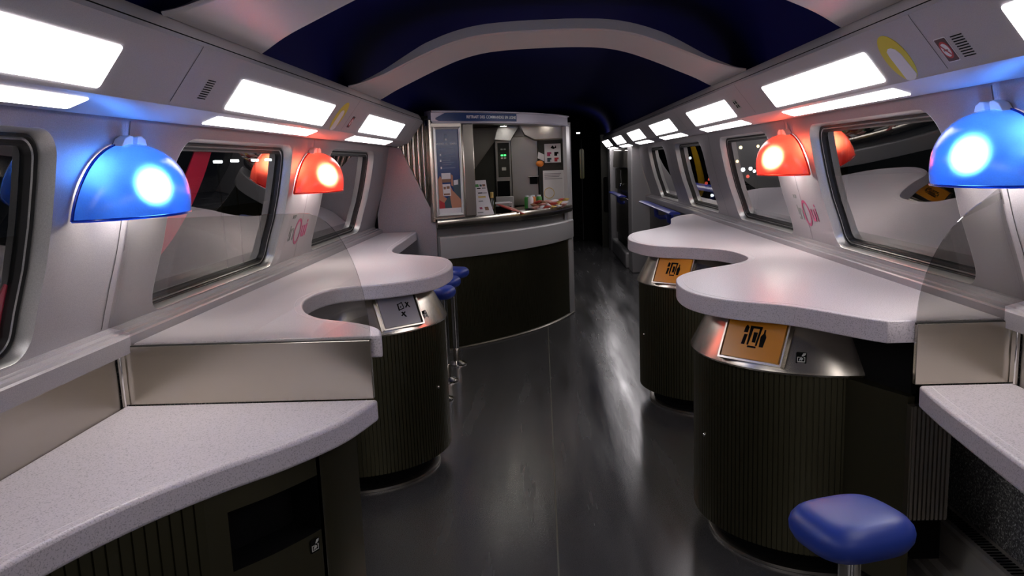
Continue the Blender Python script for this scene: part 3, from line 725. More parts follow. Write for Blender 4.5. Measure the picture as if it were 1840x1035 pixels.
# ------------------------------------------------------------------ wall lamps
def wall_lamp(s, yc, m, label):
    z0, hh, a, b = 1.262, 0.188, 0.222, 0.162
    t = thing('wall_lamp', label, 'wall lamp', (s * wx(z0), yc, z0), 'half dome lamps on the window pillars')
    def P(th, tt, k=1.0):
        z = z0 + hh * math.sin(tt) * (1 if k == 1 else k); c = math.cos(tt) ** 0.92
        return (s * (wx(z) - 0.006 - b * k * math.sin(th) * c), yc - a * k * math.cos(th) * c, z)
    tm = PI / 2 * 0.985
    sh = G().grid(lambda u, v: P(PI * u, tm * v), 41, 21).build('shade', m, t, angle=180)
    rim = [P(PI * u, 0) for u in np.linspace(0, 1, 41)]
    G().tube(rim, 0.0035, 8).build('lower_rim', m, sh)
    side = [P(0, tm * v) for v in np.linspace(0, 1, 21)] + [P(PI, tm * v) for v in np.linspace(1, 0, 21)]
    G().tube(side, 0.004, 8).build('wall_rim', m, sh)
    bx = s * (wx(1.33) - 0.072)
    G().sphere((bx, yc, 1.333), 0.036, 16, 10).build('bulb', M['bulb'], t)
    G().tube([(s * (wx(1.333) - 0.001), yc, 1.333), (s * (wx(1.333) - 0.045), yc, 1.333)], 0.018, 14).build('socket', M['white_plastic'], t)
    g = G()
    for d in (-1, 1):
        g.prism([(d * 0.012, -0.012), (d * 0.012, 0.018), (d * 0.030, 0.020), (d * 0.052, 0.012), (d * 0.066, -0.008), (d * 0.050, -0.012)], lambda u, v, w_: (s * (wx(z0 + hh + v) - 0.0005 - w_), yc + u, z0 + hh + v), 0.0, 0.028)
    br = g.build('top_bracket', M['white_plastic'], t, bevel=0.002); br['label'] = 'pale two-piece bracket above the shade'
    return t
wall_lamp(-1, 2.05, M['blue_shade'], 'lit blue half dome lamp on the near left pillar')
wall_lamp(-1, 3.75, M['red_shade'], 'lit red half dome lamp on the left pillar between two windows')
wall_lamp(1, 2.05, M['blue_shade'], 'lit blue half dome lamp at the right edge')
wall_lamp(1, 3.75, M['red_shade'], 'lit red half dome lamp on the right pillar between two windows')

# ------------------------------------------------------------------ signs and marks on cornices and pillars
def disc_sticker(s, y, label):
    t = thing('round_sticker', label, 'sticker', (s * 0.92, y, 1.59))
    fn = face(s, y, 0.062)
    G().prism(circle(0, 0, 0.074, 40, 0.066), fn, 0, 0.0012).build('yellow_disc', M['yellow'], t, smooth=False)
    P = [(-0.028, 0.012), (-0.024, 0.026), (-0.008, 0.034), (0.010, 0.033), (0.026, 0.026), (0.036, 0.010), (0.042, -0.056), (0.026, -0.067), (0.006, -0.0722), (-0.014, -0.0705), (-0.026, -0.066)]
    G().prism(P, fn, 0.0012, 0.0022).build('white_shape', M['sign_white'], t, smooth=False)
disc_sticker(1, 2.165, 'round yellow sticker with a white shape on the right cornice'); disc_sticker(-1, 3.512, 'round yellow sticker with a white shape on the left cornice')
def nosmoke(s, y, label):
    t = thing('no_smoking_sign', label, 'sign', (s * 0.93, y, 1.58))
    fn = face(s, y, 0.048)
    G().prism(rrect(-0.026, 0.026, -0.034, 0.034, 0.005, 3), fn, 0, 0.0010).build('white_border', M['sign_white'], t, smooth=False)
    G().prism(rrect(-0.0235, 0.0235, -0.0315, 0.0315, 0.003, 3), fn, 0.0010, 0.0016).build('dark_field', plain('dark_maroon', (0.05, 0.012, 0.02), 0.4), t, smooth=False)
    G().prism(circle(0, 0, 0.024, 28, 0.021), fn, 0.0016, 0.0021).build('red_ring', M['red'], t, smooth=False)
    G().prism(circle(0, 0, 0.0185, 28, 0.0160), fn, 0.0021, 0.0026).build('white_field', M['sign_white'], t, smooth=False)
    G().prism([(-0.010, 0.002), (0.008, 0.002), (0.008, -0.002), (-0.010, -0.002)], fn, 0.0026, 0.0030).build('cigarette', M['grey_print'], t, smooth=False)
    G().prism([(-0.0125, 0.0125), (-0.009, 0.0155), (0.0125, -0.0125), (0.009, -0.0155)], fn, 0.0030, 0.0034).build('red_bar', M['red'], t, smooth=False)
nosmoke(1, 1.925, 'small no smoking sign beside the vent slots on the right cornice'); nosmoke(-1, 3.754, 'small no smoking sign beside the left yellow sticker')
def vent(s, y, label, v0):
    t = thing('vent_slots', label, 'vent', (s * 0.93, y, 1.58))
    fn = face(s, y, v0)
    for i in range(9):
        v = -0.028 + i * 0.007
        G().prism([(-0.024, v - 0.0014), (0.024, v - 0.0014), (0.024, v + 0.0014), (-0.024, v + 0.0014)], fn, -0.001, 0.0008).build('slot', M['black'], t, smooth=False)
vent(1, 1.855, 'dark vent slots beside the no smoking sign on the right cornice', 0.048); vent(-1, 2.13, 'dark vent slots on the left cornice between two lights', 0.052)
t = thing('pictogram_sign', 'small pale green pictogram sign between two lights on the right cornice', 'sign', (0.92, 3.866, 1.60))
fn = face(1, 3.866, 0.068)
G().prism(rrect(-0.036, 0.036, -0.026, 0.026, 0.003, 2), fn, 0, 0.001).build('plate', plain('pale_plate', (0.30, 0.36, 0.30), 0.4), t, smooth=False)
g = G()
for a, b in ((-0.016, 0.008), (0.014, 0.009), (-0.012, -0.010), (0.015, -0.009)): g.prism([(a * 1.2 - 0.011, b * 1.2 - 0.008), (a * 1.2 + 0.011, b * 1.2 - 0.008), (a * 1.2 + 0.006, b * 1.2 + 0.009), (a * 1.2 - 0.008, b * 1.2 + 0.006)], fn, 0.001, 0.0016)
g.build('dark_symbols', M['black'], t, smooth=False)
def logo(s, yc, zc, label):
    t = thing('wall_lettering', label, 'lettering', (s * wx(zc), yc, zc))
    su = -1 if s > 0 else 1
    fn = lambda u, v, w_: (s * (wx(zc + v) - 0.0008 - w_), yc + su * u, zc + v)
    # "in" in grey with the dot of the i below, then "Oui" in magenta
    g = G()
    g.prism([(-0.128, 0.034), (-0.118, 0.034), (-0.118, -0.014), (-0.128, -0.014)], fn, 0, 0.001)
    g.prism([(-0.130, -0.024), (-0.116, -0.024), (-0.116, -0.036), (-0.130, -0.036)], fn, 0, 0.001)
    g.add(*(lambda q: (q.v, q.f))(text_geo('n', 0.125, lambda u, v, w_: fn(u - 0.086, v + 0.002, w_), 0.0)))
    g.build('grey_letters', M['grey_print'], t, smooth=False)
    g = G()
    g.rings([[fn(u - 0.006, v, d) for u, v in circle(0, 0, r, 40, ru)] for r, ru, d in ((0.062, 0.050, 0), (0.062, 0.050, 0.001), (0.049, 0.037, 0.001), (0.049, 0.037, 0))], True)
    g.add(*(lambda q: (q.v, q.f))(text_geo('u', 0.115, lambda u, v, w_: fn(u + 0.082, v + 0.004, w_), 0.002)))
    g.prism([(0.122, 0.030), (0.134, 0.030), (0.134, -0.030), (0.122, -0.030)], fn, 0, 0.001)
    g.prism([(0.121, 0.036), (0.135, 0.036), (0.135, 0.048), (0.121, 0.048)], fn, 0, 0.001)
    g.build('magenta_letters', M['magenta'], t, smooth=False)
    text_geo('TGV', 0.026, lambda u, v, w_: fn(u - 0.112, v + 0.075, w_)).build('small_letters', M['grey_print'], t, smooth=False)
logo(1, 3.735, 1.076, 'grey and magenta lettering on the right pillar below the red lamp'); logo(-1, 3.735, 1.076, 'grey and magenta lettering on the left pillar below the red lamp')

# ------------------------------------------------------------------ service kiosk
KO = (-2.106, 7.645); KR = 2.41
def kp(a, r=KR, z=0.0): a = math.radians(a); return (KO[0] + r * math.cos(a), KO[1] + r * math.sin(a), z)
def arcband(prof, a0, a1, n=64):
    """prof: closed list of (r, z)"""
    lo = [[kp(a0 + (a1 - a0) * i / n, r, z) for r, z in prof] for i in range(n + 1)]
    return G().rings(lo, True, True, True)
K0, K1 = -57.2, -15.0
kiosk = thing('service_kiosk', 'curved bar kiosk with lit hatch at the far end', 'kiosk', (-0.4, 6.0, 0))
ribbed(KR, 0.02, 0.69, KO, math.radians(K0), math.radians(K1), 150, 0.003).build('ribbed_base', M['dark_metal'], kiosk, angle=20)
arcband([(2.36, 0.0), (2.425, 0.0), (2.425, 0.008), (2.40, 0.022), (2.36, 0.022)], K0, K1).build('floor_strip', M['steel_soft'], kiosk)
arcband([(2.30, 0.688), (2.432, 0.688), (2.436, 0.70), (2.436, 0.840), (2.428, 0.852), (2.36, 0.852), (2.30, 0.84)], K0 + 0.3, -15.3).build('grey_band', M['band'], kiosk, angle=30)
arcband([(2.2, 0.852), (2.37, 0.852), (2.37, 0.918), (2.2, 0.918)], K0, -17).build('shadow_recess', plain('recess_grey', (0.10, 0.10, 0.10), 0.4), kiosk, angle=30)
arcband([(1.95, 0.955), (1.95, 0.916), (2.41, 0.916), (2.428, 0.922), (2.434, 0.94), (2.434, 0.968), (2.425, 0.984), (2.40, 0.986), (2.395, 0.972), (1.96, 0.972)], K0, -15.6).build('serving_counter', M['steel'], kiosk, angle=40)
hd = arcband([(2.30, 1.662), (2.425, 1.662), (2.43, 1.668), (2.43, 1.674), (2.415, 1.678), (2.415, 1.738), (2.43, 1.742), (2.43, 1.750), (2.42, 1.753), (2.30, 1.753)], K0, -16.2).build('header', M['header'], kiosk, angle=30)
A2 = math.degrees(math.acos((-0.215 + 2.106) / 2.416))
lo = [[kp(-56.4 + (-38.3 + 56.4) * i / 30, r, z) for r, z in ((2.4165, 1.6795 if i else 1.69), (2.4185, 1.6795 if i else 1.69), (2.4185, 1.7365 if i > 3 else 1.70 + i * 0.012), (2.4165, 1.7365 if i > 3 else 1.70 + i * 0.012))] for i in range(31)]
G().rings(lo, True, True, True).build('blue_sign', M['sign_blue'], hd, angle=40)
def hdr(u, v, w_): return kp(-44.4 + math.degrees(u / 2.42), 2.4186 + w_, 1.708 + v)
text_geo('RETRAIT DES COMMANDES EN LIGNE', 0.0295, hdr, 0.0006).build('sign_letters', M['letter'], hd, smooth=False)
# roof, ceiling, floor slab, back walls
roofp = [kp(K0 + (K1 - K0) * i / 24, 2.36)[:2] for i in range(25)] + [(0.21, 9.7), (-1.05, 9.7), (-1.05, 5.70)]
G().prism(roofp, lambda u, v, w_: (u, v, w_), 1.70, 1.72).build('roof', M['kiosk_dark'], kiosk, smooth=False)
G().box(-1.15, 0.21, 7.42, 7.45, 0.03, 1.70).build('back_wall', M['steel_soft'], kiosk, smooth=False)
g = G().box(0.215, 0.24, 7.05, 9.8, 0.0, 1.70); g.build('side_wall', M['band'], kiosk, smooth=False)
lo = [[kp(a, r, z) for r, z in ((2.385, 0.0), (2.418, 0.0), (2.418, 1.662), (2.385, 1.662))] for a in np.linspace(-17.8, -15.2, 8)]
G().rings(lo, True, True, True).build('end_post', M['band'], kiosk, angle=40)
# left jamb: posts
P0, P1, P2 = Vector((-0.805, 5.615, 0)), Vector((-0.602, 5.745, 0)), Vector((-0.525, 5.815, 0))
def slab(a, b, z0, z1, th, back=0.0):
    d = (b - a).normalized(); n_ = Vector((d.y, -d.x, 0)); q = [a + n_ * th, b + n_ * th, b - n_ * back, a - n_ * back]
    g = G(); g.prism([(p.x, p.y) for p in q], lambda u, v, w_: (u, v, w_), z0, z1); return g
slab(P1, P2, 0.985, 1.662, 0.012, 0.05).build('hatch_post', M['steel'], kiosk, bevel=0.008, seg=3)
slab(P0, P1, 0.985, 1.662, 0.0, 0.04).build('jamb_panel', M['steel_soft'], kiosk, smooth=False)
slab(P0 + Vector((-0.02, -0.012, 0)), P0, 0.96, 1.69, 0.012, 0.05).build('corner_post', M['steel'], kiosk, bevel=0.005)
# poster in a silver frame
po = thing('framed_poster', 'tall blue poster in a silver frame on the kiosk jamb', 'poster', (-0.70, 5.68, 1.0))
pd = (P1 - P0).normalized(); pn = Vector((pd.y, -pd.x, 0)); pw = (P1 - P0).length
fn = lambda u, v, w_: tuple(P0 + pd * (0.012 + u) + pn * (0.001 + w_) + Vector((0, 0, 1.0 + v)))
PW, PH = pw - 0.024, 0.638
G().rings([[fn(u, v, w_) for u, v in ((a, a), (PW - a, a), (PW - a, PH - a), (a, PH - a))] for a, w_ in ((0, 0), (0, 0.012), (0.006, 0.016), (0.018, 0.012), (0.018, 0.003))], True).build('frame', M['frame'], po, smooth=False)
G().prism([(0.012, 0.012), (PW - 0.012, 0.012), (PW - 0.012, PH - 0.012), (0.012, PH - 0.012)], fn, 0.0, 0.004).build('sheet', M['sign_blue'], po, smooth=False)
U = lambda px: 0.018 + (px - 35) / (335 - 35) * (PW - 0.036)
V = lambda py: PH - 0.018 - (py - 22) / (1010 - 22) * (PH - 0.036)
def art(name, m, polys, w0=0.004, w1=0.005):
    g = G()
    for q in polys: g.prism([(U(a), V(b)) for a, b in q], fn, w0, w1)
    return g.build(name, m, po, smooth=False)
art('white_footer', M['paper'], [[(35, 945), (335, 945), (335, 1010), (35, 1010)]])
art('red_sleeve', M['red'], [[(35, 830), (110, 850), (120, 945), (35, 945)]], 0.004, 0.0052)
art('dark_sleeve', M['teal'], [[(120, 870), (190, 790), (215, 945), (110, 945)], [(225, 640), (335, 600), (335, 850), (260, 780)]], 0.004, 0.0050)
art('printed_hands', M['skin'], [[(45, 600), (70, 560), (95, 600), (100, 800), (150, 830), (110, 880), (45, 840)], [(215, 545), (240, 560), (240, 690), (215, 680)], [(190, 780), (205, 690), (230, 740), (270, 780), (335, 850), (335, 945), (210, 945), (195, 850)]], 0.004, 0.0056)
art('printed_phone', M['paper'], [[(90, 530), (210, 530), (210, 600), (92, 600)], [(98, 660), (200, 660), (205, 800), (104, 800)], [(250, 620), (305, 612), (305, 670), (250, 675)]], 0.004, 0.0060)
for q_ in ([[(96, 600), (206, 600), (206, 640), (98, 640)], [(110, 690), (140, 690), (140, 720), (110, 720)], [(150, 685), (190, 685), (190, 715), (150, 715)], [(110, 770), (190, 770), (190, 790), (110, 790)]]):
    art('phone_picture', M['brown'], [q_], 0.006, 0.0066)
pf = lambda px, py: (lambda u, v, w_: fn(U(px) + u, V(py) + v, 0.0045 + w_))
for nm, tx, px, py, sz in (('title_letters', 'GAGNEZ DU TEMPS !', 170, 190, 0.0185), ('upper_icon', '▯', 170, 120, 0.03)):
    if tx != '▯': text_geo(tx, sz, pf(px, py), 0.0003).build(nm, M['letter'], po, smooth=False)
for q_ in ([[(80, 236), (255, 232), (255, 238), (80, 242)], [(75, 254), (270, 250), (270, 256), (75, 260)], [(110, 314), (250, 312), (250, 319), (110, 321)], [(112, 340), (285, 338), (285, 344), (112, 346)], [(112, 380), (220, 378), (220, 385), (112, 387)], [(112, 404), (270, 402), (270, 408), (112, 410)], [(115, 430), (230, 428), (230, 434), (115, 436)], [(112, 468), (280, 466), (280, 473), (112, 475)], [(150, 80), (158, 80), (162, 150), (154, 150)], [(182, 80), (190, 80), (190, 150), (182, 150)], [(150, 80), (190, 80), (190, 86), (150, 86)]]):
    art('text_line', plain('faint_print', (0.16, 0.22, 0.34), 0.4), [q_])
art('bullets', M['letter'], [[(80, 305), (100, 305), (100, 330), (80, 330)], [(80, 372), (100, 372), (100, 397), (80, 397)], [(85, 455), (103, 455), (103, 482), (85, 482)], [(158, 128), (184, 128), (184, 150), (158, 150)]])
# gusset panel to the wall and steel slat shutter behind it
g = G().prism([(-1.225, 0.0), (-0.803, 0.0), (-0.803, 0.985), (-1.035, 1.50), (-1.115, 1.515), (-1.14, 1.37), (-1.18, 1.20), (-1.225, 1.03), (-1.225, 0.946)], lambda u, v, w_: (u, 5.625 + w_, v), 0, 0.03)
tag(g.build('end_panel', M['wall'], smooth=False), 'grey sloping end panel between the left windows and the kiosk', 'panel')
sh = thing('slat_shutter', 'tall polished steel slats left of the kiosk poster', 'shutter', (-0.95, 5.70, 0.9))
for i in range(8):
    x0 = -1.12 + i * 0.0375; zt = 1.54 + 0.022 * i
    G().rings([[(x0 + a, 5.70 - b, z) for a, b in ((0.0, 0.0), (0.004, 0.014), (0.012, 0.020), (0.026, 0.020), (0.033, 0.012), (0.034, 0.0))] for z in (0.88, zt)], True, True, True).build('slat', M['steel'], sh, angle=60)
# --- kiosk interior
tag(G().prism([(-0.662, 0.98), (-0.662, 1.30), (-0.445, 1.575), (-0.445, 0.98)], lambda u, v, w_: (u, 7.30 + w_, v), 0, 0.1).build('kitchen_locker', M['kiosk_dark'], smooth=False), 'dark slanted locker at the back left inside the kiosk', 'locker')
mc = thing('control_cabinet', 'dark control cabinet with lit green buttons inside the kiosk', 'control panel', (-0.375, 7.25, 0.986))
G().box(-0.448, -0.300, 7.25, 7.40, 0.99, 1.575).build('body', M['steel_soft'], mc, bevel=0.004)
G().box(-0.424, -0.318, 7.244, 7.252, 1.24, 1.55).build('panel', M['kiosk_dark'], mc, smooth=False)
G().box(-0.438, -0.322, 7.240, 7.252, 1.0, 1.205).build('black_door', M['black'], mc, smooth=False)
for zz, m_, in ((1.492, 'button'), (1.438, 'green_lit'), (1.412, 'button')):
    for xx in (-0.386, -0.358): G().box(xx - 0.010, xx + 0.010, 7.236, 7.246, zz - 0.007, zz + 0.007).build('button', M[m_], mc, bevel=0.001)
G().box(-0.390, -0.352, 7.238, 7.246, 1.30, 1.33).build('plate', M['button'], mc, smooth=False)
tag(G().box(-0.300, -0.056, 7.20, 7.40, 0.975, 1.60).build('steel_column', brushed('column_steel', (0.36, 0.335, 0.29), 0.34), bevel=0.004), 'wide brushed steel column inside the kiosk hatch', 'column')
tag(G().prism([(-0.44, 1.58), (-0.30, 1.565), (-0.21, 1.70), (-0.40, 1.70)], lambda u, v, w_: (u, 7.12 + w_, v), 0, 0.06).build('hood', M['band'], smooth=False), 'pale sloping hood above the control cabinet', 'hood')
tag(G().prism([(-0.22, 1.70), (-0.17, 1.60), (-0.08, 1.555), (0.20, 1.555), (0.20, 1.70)], lambda u, v, w_: (u, 6.98 + w_, v), 0, 0.4).build('extractor', M['steel_soft'], bevel=0.01), 'low grey bulkhead with spotlights above the hatch', 'bulkhead')
tag(G().box(-0.05, 0.205, 7.12, 7.20, 0.975, 1.555).build('dark_cupboard', M['kiosk_dark'], smooth=False), 'dark cupboard carrying the notices at the right of the hatch', 'cupboard')
def spot(x, y, z, label):
    t = thing('spotlight', label, 'spotlight', (x, y, z), 'spotlights in the kiosk ceiling')
    G().lathe([(0.028, 0.0), (0.034, 0.0), (0.034, 0.012), (0.028, 0.012)], (x, y, z - 0.012), 20).build('ring', M['chrome'], t)
    G().lathe([(0.0, 0.002), (0.028, 0.002), (0.028, 0.010), (0.0, 0.010)], (x, y, z - 0.012), 20).build('lens', M['spot'], t)
for x, y, z, lb in ((-0.50, 6.25, 1.70, 'spotlight over the menu stand'), (0.03, 6.80, 1.70, 'bright spotlight above the snack heap'), (-0.20, 6.55, 1.70, 'spotlight above the middle of the hatch'), (-0.35, 7.0, 1.70, 'spotlight before the pale hood')): spot(x, y, z, lb)
# notices
def notice(name, x0, x1, z0, z1, y, label):
    t = thing(name, label, 'notice', ((x0 + x1) / 2, y, z0)); fn = lambda u, v, w_: (x0 + (x1 - x0) * u, y - w_ * 1.0, z0 + (z1 - z0) * v)
    G().prism([(0, 0), (1, 0), (1, 1), (0, 1)], fn, 0, 0.002).build('sheet', M['paper'], t, smooth=False); return t, fn
t, fn = notice('price_notice', 0.004, 0.150, 1.355, 1.522, 7.10, 'white notice with four small coloured pictures')
for m_, u, v in (('magenta', 0.28, 0.46), ('black', 0.72, 0.46), ('teal', 0.28, 0.16), ('red', 0.72, 0.16)):
    G().prism([(u - 0.12, v - 0.11), (u + 0.06, v - 0.11), (u + 0.06, v + 0.0), (u + 0.14, v + 0.0), (u + 0.14, v + 0.1), (u - 0.12, v + 0.1)], fn, 0.002, 0.003).build('picture', M[m_], t, smooth=False)
G().prism([(0.38, 0.78), (0.5, 0.92), (0.62, 0.80), (0.7, 0.92), (0.74, 0.78), (0.56, 0.72)], fn, 0.002, 0.003).build('emblem', M['black'], t, smooth=False)
t, fn = notice('info_notice', -0.016, 0.176, 1.0, 1.287, 7.06, 'large white notice with an orange ring at the right of the hatch')
g = G().rings([[fn(u, v, d) for u, v in circle(0.27, 0.30, r, 32, r * 1.45)] for r, d in ((0.17, 0.002), (0.17, 0.003), (0.15, 0.003), (0.15, 0.002))], True); g.build('orange_ring', M['amber_sign'], t, smooth=False)
gt = plain('grey_text', (0.22, 0.2, 0.24), 0.5)
for v, b in ((0.90, 0.85), (0.85, 0.8), (0.80, 0.75), (0.74, 0.9)): G().prism([(0.07, v - 0.008), (b, v - 0.008), (b, v + 0.008), (0.07, v + 0.008)], fn, 0.002, 0.0028).build('text_line', gt, t, smooth=False)
g = G().sphere((-0.04, 7.02, 1.35), 0.035, 12, 8, 1.0, 0.6, 0.8); tag(g.build('orange_bag', M['orange_pack']), 'small orange bag hanging beside the notices', 'bag')
tag(G().prism([(-0.06, 1.40), (0.0, 1.37), (0.0, 1.43), (-0.05, 1.455)], lambda u, v, w_: (u, 7.10 - w_, v), 0, 0.015).build('paper_stack', M['paper'], smooth=False), 'loose papers behind the orange bag', 'papers')
t = thing('card_terminal', 'small dark card terminal on a steel bracket in the hatch', 'terminal', (-0.10, 7.05, 1.19))
G().box(-0.135, -0.065, 7.10, 7.16, 1.17, 1.24).build('body', M['black'], t, bevel=0.006)
G().box(-0.15, -0.055, 7.09, 7.20, 1.235, 1.243).build('bracket', M['steel'], t, smooth=False)
# items on the serving counter (top of counter z = 0.972 / rim 0.986)
CT = 0.972
ms = thing('menu_stand', 'curved white menu stand at the left of the serving counter', 'menu stand', (-0.50, 5.95, CT))
A, B = Vector((-0.592, 5.905, 0)), Vector((-0.458, 6.0, 0)); dd = (B - A).normalized(); nn = Vector((dd.y, -dd.x, 0)); LW = (B - A).length
def msp(u, v, w_):
    z = CT + 0.01 + v * 0.262; fwd = 0.055 * (1 - v) ** 2; sl = 0.032 * (1 - v)
    return tuple(A + dd * (u * LW + sl) + nn * (fwd + w_) + Vector((0, 0, z)))
lo = [[msp(0, v, 0), msp(1, v, 0), msp(1, v, 0.003), msp(0, v, 0.003)] for v in np.linspace(0, 1, 12)]
G().rings(lo, True, True, True).build('board', M['paper'], ms, angle=60)
G().prism([(-0.012, 0.0), (0.10, 0.0), (0.02, 0.18), (0.0, 0.262)], lambda u, v, w_: tuple(A + nn * (0.05 - u * 1.0) - dd * (w_ - 0.004) + Vector((0, 0, CT + 0.001 + v))), 0, 0.004).build('side_wing', M['band'], ms, smooth=False)
G().box(-0.60, -0.47, 5.945, 5.99, CT, CT + 0.012).build('foot', M['band'], ms, smooth=False)
for m_, u, v, a, b in (('magenta', 0.18, 0.84, 0.11, 0.04), ('green', 0.48, 0.85, 0.09, 0.04), ('teal', 0.68, 0.85, 0.06, 0.03), ('brown', 0.85, 0.85, 0.08, 0.03), ('black', 0.24, 0.765, 0.14, 0.016), ('black', 0.55, 0.77, 0.10, 0.014), ('grey_print', 0.82, 0.77, 0.10, 0.014), ('black', 0.2, 0.63, 0.09, 0.014), ('black', 0.58, 0.635, 0.12, 0.016), ('grey_print', 0.83, 0.63, 0.1, 0.013), ('amber_sign', 0.62, 0.52, 0.2, 0.025), ('brown', 0.15, 0.42, 0.08, 0.04), ('grey_print', 0.5, 0.40, 0.12, 0.012), ('magenta', 0.40, 0.20, 0.07, 0.03), ('brown', 0.70, 0.18, 0.10, 0.05), ('grey_print', 0.3, 0.08, 0.15, 0.012)):
    q = [(u - a, v - b), (u + a, v - b), (u + a, v + b), (u - a, v + b)]
    G().prism(q, msp, 0.0031, 0.0038).build('menu_picture', M[m_], ms, smooth=False)
bt = thing('wine_bottle', 'dark bottle with a pale cap beside the menu stand', 'bottle', (-0.415, 6.02, CT))
G().lathe([(0.0, 0.0), (0.024, 0.0), (0.024, 0.10), (0.012, 0.135), (0.010, 0.165), (0.0, 0.165)], (-0.415, 6.02, CT), 20).build('glass_body', M['wine'], bt)
G().lathe([(0.0125, 0.135), (0.0125, 0.178), (0.0, 0.179)], (-0.415, 6.02, CT), 16).build('cap', M['amber_sign'], bt)
tr = thing('wire_basket', 'pale framed basket of packets behind the counter rim', 'basket', (-0.36, 6.2, CT))
g = G()
for a, b in (((-0.40, 6.10), (-0.27, 6.18)), ((-0.42, 6.22), (-0.29, 6.30))):
    g.tube([(a[0], a[1], CT), (a[0], a[1], CT + 0.085), (b[0], b[1], CT + 0.085), (b[0], b[1], CT)], 0.005, 8)
g.build('frame', M['sign_white'], tr)
G().prism([(-0.395, 6.115), (-0.275, 6.19), (-0.295, 6.285), (-0.415, 6.21)], lambda u, v, w_: (u, v, w_), CT, CT + 0.055).build('tray', M['black'], tr, smooth=False)
tag(G().box(-0.42, -0.27, 6.62, 6.68, CT, CT + 0.115).build('snack_carton', M['band'], bevel=0.003), 'pale carton behind the packets at the left of the counter', 'carton')
def packet(name, c, L, W_, T, rot, tilt, m, label, cat, grp):
    Rm = Matrix.Translation(c) @ Matrix.Rotation(rot, 4, 'Z') @ Matrix.Rotation(tilt, 4, 'Y')
    lo = []
    for i in range(9):
        u = -1 + i / 4; k = max(0.10, (1 - abs(u) ** 3.0)); ww = W_ / 2 * (1.0 if abs(u) > 0.8 else 0.93)
        lo.append([tuple(Rm @ Vector((u * L / 2, math.cos(q) * ww, math.sin(q) * T / 2 * k))) for q in [2 * PI * j / 12 for j in range(12)]])
    return tag(G().rings(lo, True, True, True).build(name, m, angle=70), label, cat, grp)
for i, (x, y, z, r, m_) in enumerate(((-0.31, 6.12, 0.050, 0.55, 'redpack'), (-0.275, 6.15, 0.038, 0.62, 'pink'), (-0.245, 6.17, 0.022, 0.58, 'redpack'))):
    packet('snack_packet', (x, y, CT + z), 0.16, 0.06, 0.02, r - 0.9, 0.35, M[m_], 'flat red and pink packet fanned on the serving counter', 'snack packet', 'fanned packets left of the snack heap')
tag(G().prism([(-0.25, 6.17), (-0.14, 6.28), (-0.17, 6.36), (-0.27, 6.26)], lambda u, v, w_: (u, v, w_), CT, CT + 0.012).build('paper_stack', M['paper'], smooth=False), 'stack of white papers between packets and snack heap', 'papers')
for i, (x, y, m_, lb) in enumerate(((-0.155, 6.55, 'green', 'green can at the left of the snack heap'), (-0.125, 6.50, 'sign_white', 'white can in front of the green can'), (-0.105, 6.60, 'orange_pack', 'orange can behind the snack heap'), (-0.055, 6.62, 'green', 'green topped carton behind the snack heap'))):
    t = thing('drink_can', lb, 'can', (x, y, CT), None)
    G().lathe([(0.0, 0.0), (0.021, 0.0), (0.023, 0.006), (0.023, 0.098), (0.018, 0.108), (0.0, 0.108)], (x, y, CT), 18).build('body', M[m_], t)
    G().lathe([(0.0, 0.108), (0.014, 0.108), (0.014, 0.120), (0.0, 0.121)], (x, y, CT), 14).build('lid', M['letter'], t)
cols = ['pink', 'redpack', 'sign_white', 'pink', 'brown', 'paper', 'amber_sign', 'pink', 'redpack']
k = 0
for row in range(3):
    for c_ in range(6):
        x = -0.10 + c_ * 0.048 + row * 0.012; y = 6.42 + c_ * 0.055 + row * 0.035 - 0.02
        z = CT + 0.018 + row * 0.022
        packet('snack_packet', (x, y, z), 0.085, 0.05, 0.028, random.uniform(-0.9, 0.9), random.uniform(-0.5, 0.5), M[cols[(k * 5 + row) % 9]], 'small coloured wrapped snack in the heap at the right of the counter', 'snack packet', 'heap of wrapped snacks')
        k += 1
packet('ticket_pile', (-0.13, 6.36, CT + 0.015), 0.09, 0.05, 0.02, 0.6, 0.1, M['black'], 'black and white card pile before the snack heap', 'cards', None)

# ------------------------------------------------------------------ far right: lean rails, galley cabinet, dark end
tag(G().box(1.215, 1.226, 6.45, Y_RIGHT - 0.3, 0.30, 0.875).build('rail_backing', plain('dark_panel', (0.02, 0.02, 0.024), 0.35), smooth=False), 'dark glossy panel behind the blue lean rail on the right', 'panel')
def lean_rail(y0, y1, x, ys, xb, label):
    t = thing('lean_rail', label, 'rail', (x, y0, 0.88), 'blue lean rails')
    G().rings([[(x + a, y, 0.893 + b) for a, b in ((-0.045, 0.0), (-0.05, 0.012), (-0.03, 0.022), (0.03, 0.020), (0.05, 0.008), (0.045, 0.0))] for y in (y0, y1)], True, True, True).build('rail', M['blue_paint'], t, angle=30)
    for y in ys:
        G().tube([(xb, y, 0.80), (x + 0.03, y, 0.80), (x - 0.005, y, 0.82), (x - 0.01, y, 0.895)], 0.022, 12).build('bracket', M['blue_paint'], t)
lean_rail(6.5, 8.5, 1.06, (6.75, 7.5), 1.2145, 'blue padded lean rail on brackets past the right counter')
gc = thing('galley_cabinet', 'tall grey galley cabinet with steel hatch at the far right', 'cabinet', (1.1, 10.4, 0))
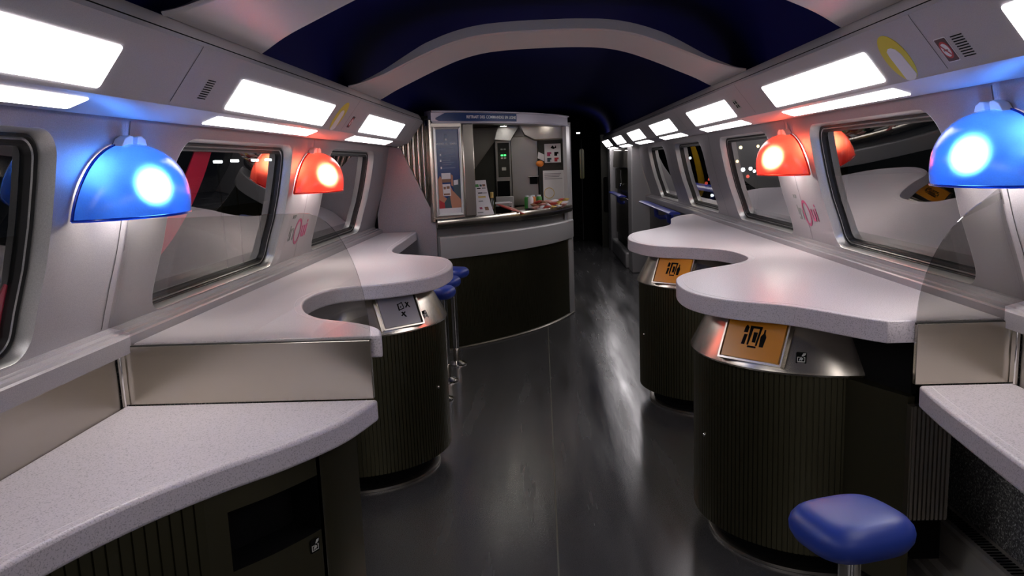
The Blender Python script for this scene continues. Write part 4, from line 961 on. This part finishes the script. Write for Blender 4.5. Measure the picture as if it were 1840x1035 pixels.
G().box(1.03, 1.30, 9.36, 9.72, 0.0, 1.53).build('side_post', M['band'], gc, bevel=0.015, seg=3)
G().box(1.09, 1.30, 9.72, 11.7, 0.0, 1.53).build('body', M['kiosk_dark'], gc, smooth=False)
G().prism([(9.75, 1.25), (11.6, 1.25), (11.6, 1.50), (9.75, 1.47)], lambda u, v, w_: (1.02 + 0.06 * (v - 1.25) + w_, u, v), 0, 0.08).build('upper_locker', M['steel_soft'], gc, bevel=0.01)
G().box(1.045, 1.10, 9.9, 11.5, 0.95, 1.235).build('niche_door', M['dark_smooth'], gc, smooth=False)
G().box(1.05, 1.10, 9.9, 11.5, 0.32, 0.86).build('lower_door', M['steel_soft'], gc, bevel=0.004)
G().box(1.0, 1.10, 9.8, 11.7, 0.0, 0.20).build('foot_step', M['band'], gc, bevel=0.02)
G().tube([(1.04, 10.6, 1.02), (1.03, 10.55, 1.22)], 0.006, 8).build('latch', M['chrome'], gc)
G().sphere((1.03, 10.6, 1.02), 0.018, 10, 6).build('latch_knob', M['chrome'], gc)
lean_rail(9.8, 11.3, 0.975, (10.3,), 1.046, 'shorter blue lean rail on the far galley cabinet')
G().box(0.99, 1.30, 11.75, 12.15, 0.0, 1.60).build('door_pillar', M['band'], gc, bevel=0.015)
dv = thing('vestibule_door', 'dark vestibule door leaf at the far end of the aisle', 'door', (0.95, 12.6, 0))
G().box(0.90, 1.30, 12.3, 12.36, 0.0, 1.75).build('leaf', M['kiosk_dark'], dv, smooth=False)
G().prism(rrect(0.93, 1.02, 0.55, 1.1, 0.03), lambda u, v, w_: (u, 12.30 - w_, v), 0, 0.006).build('pane', M['black'], dv)
dl = thing('exit_lamp', 'tiny white lamp in the dark far end above the aisle', 'lamp', (0.585, 12.9, 1.82))
G().box(0.56, 0.62, 12.95, 13.0, 1.80, 1.822).build('lens', emitter('exit_lamp_lit', (1, 1, 1), 2.0), dl, bevel=0.004)
G().box(0.55, 0.63, 12.95, Y_END, 1.822, 1.84).build('housing', M['kiosk_dark'], dl, smooth=False)
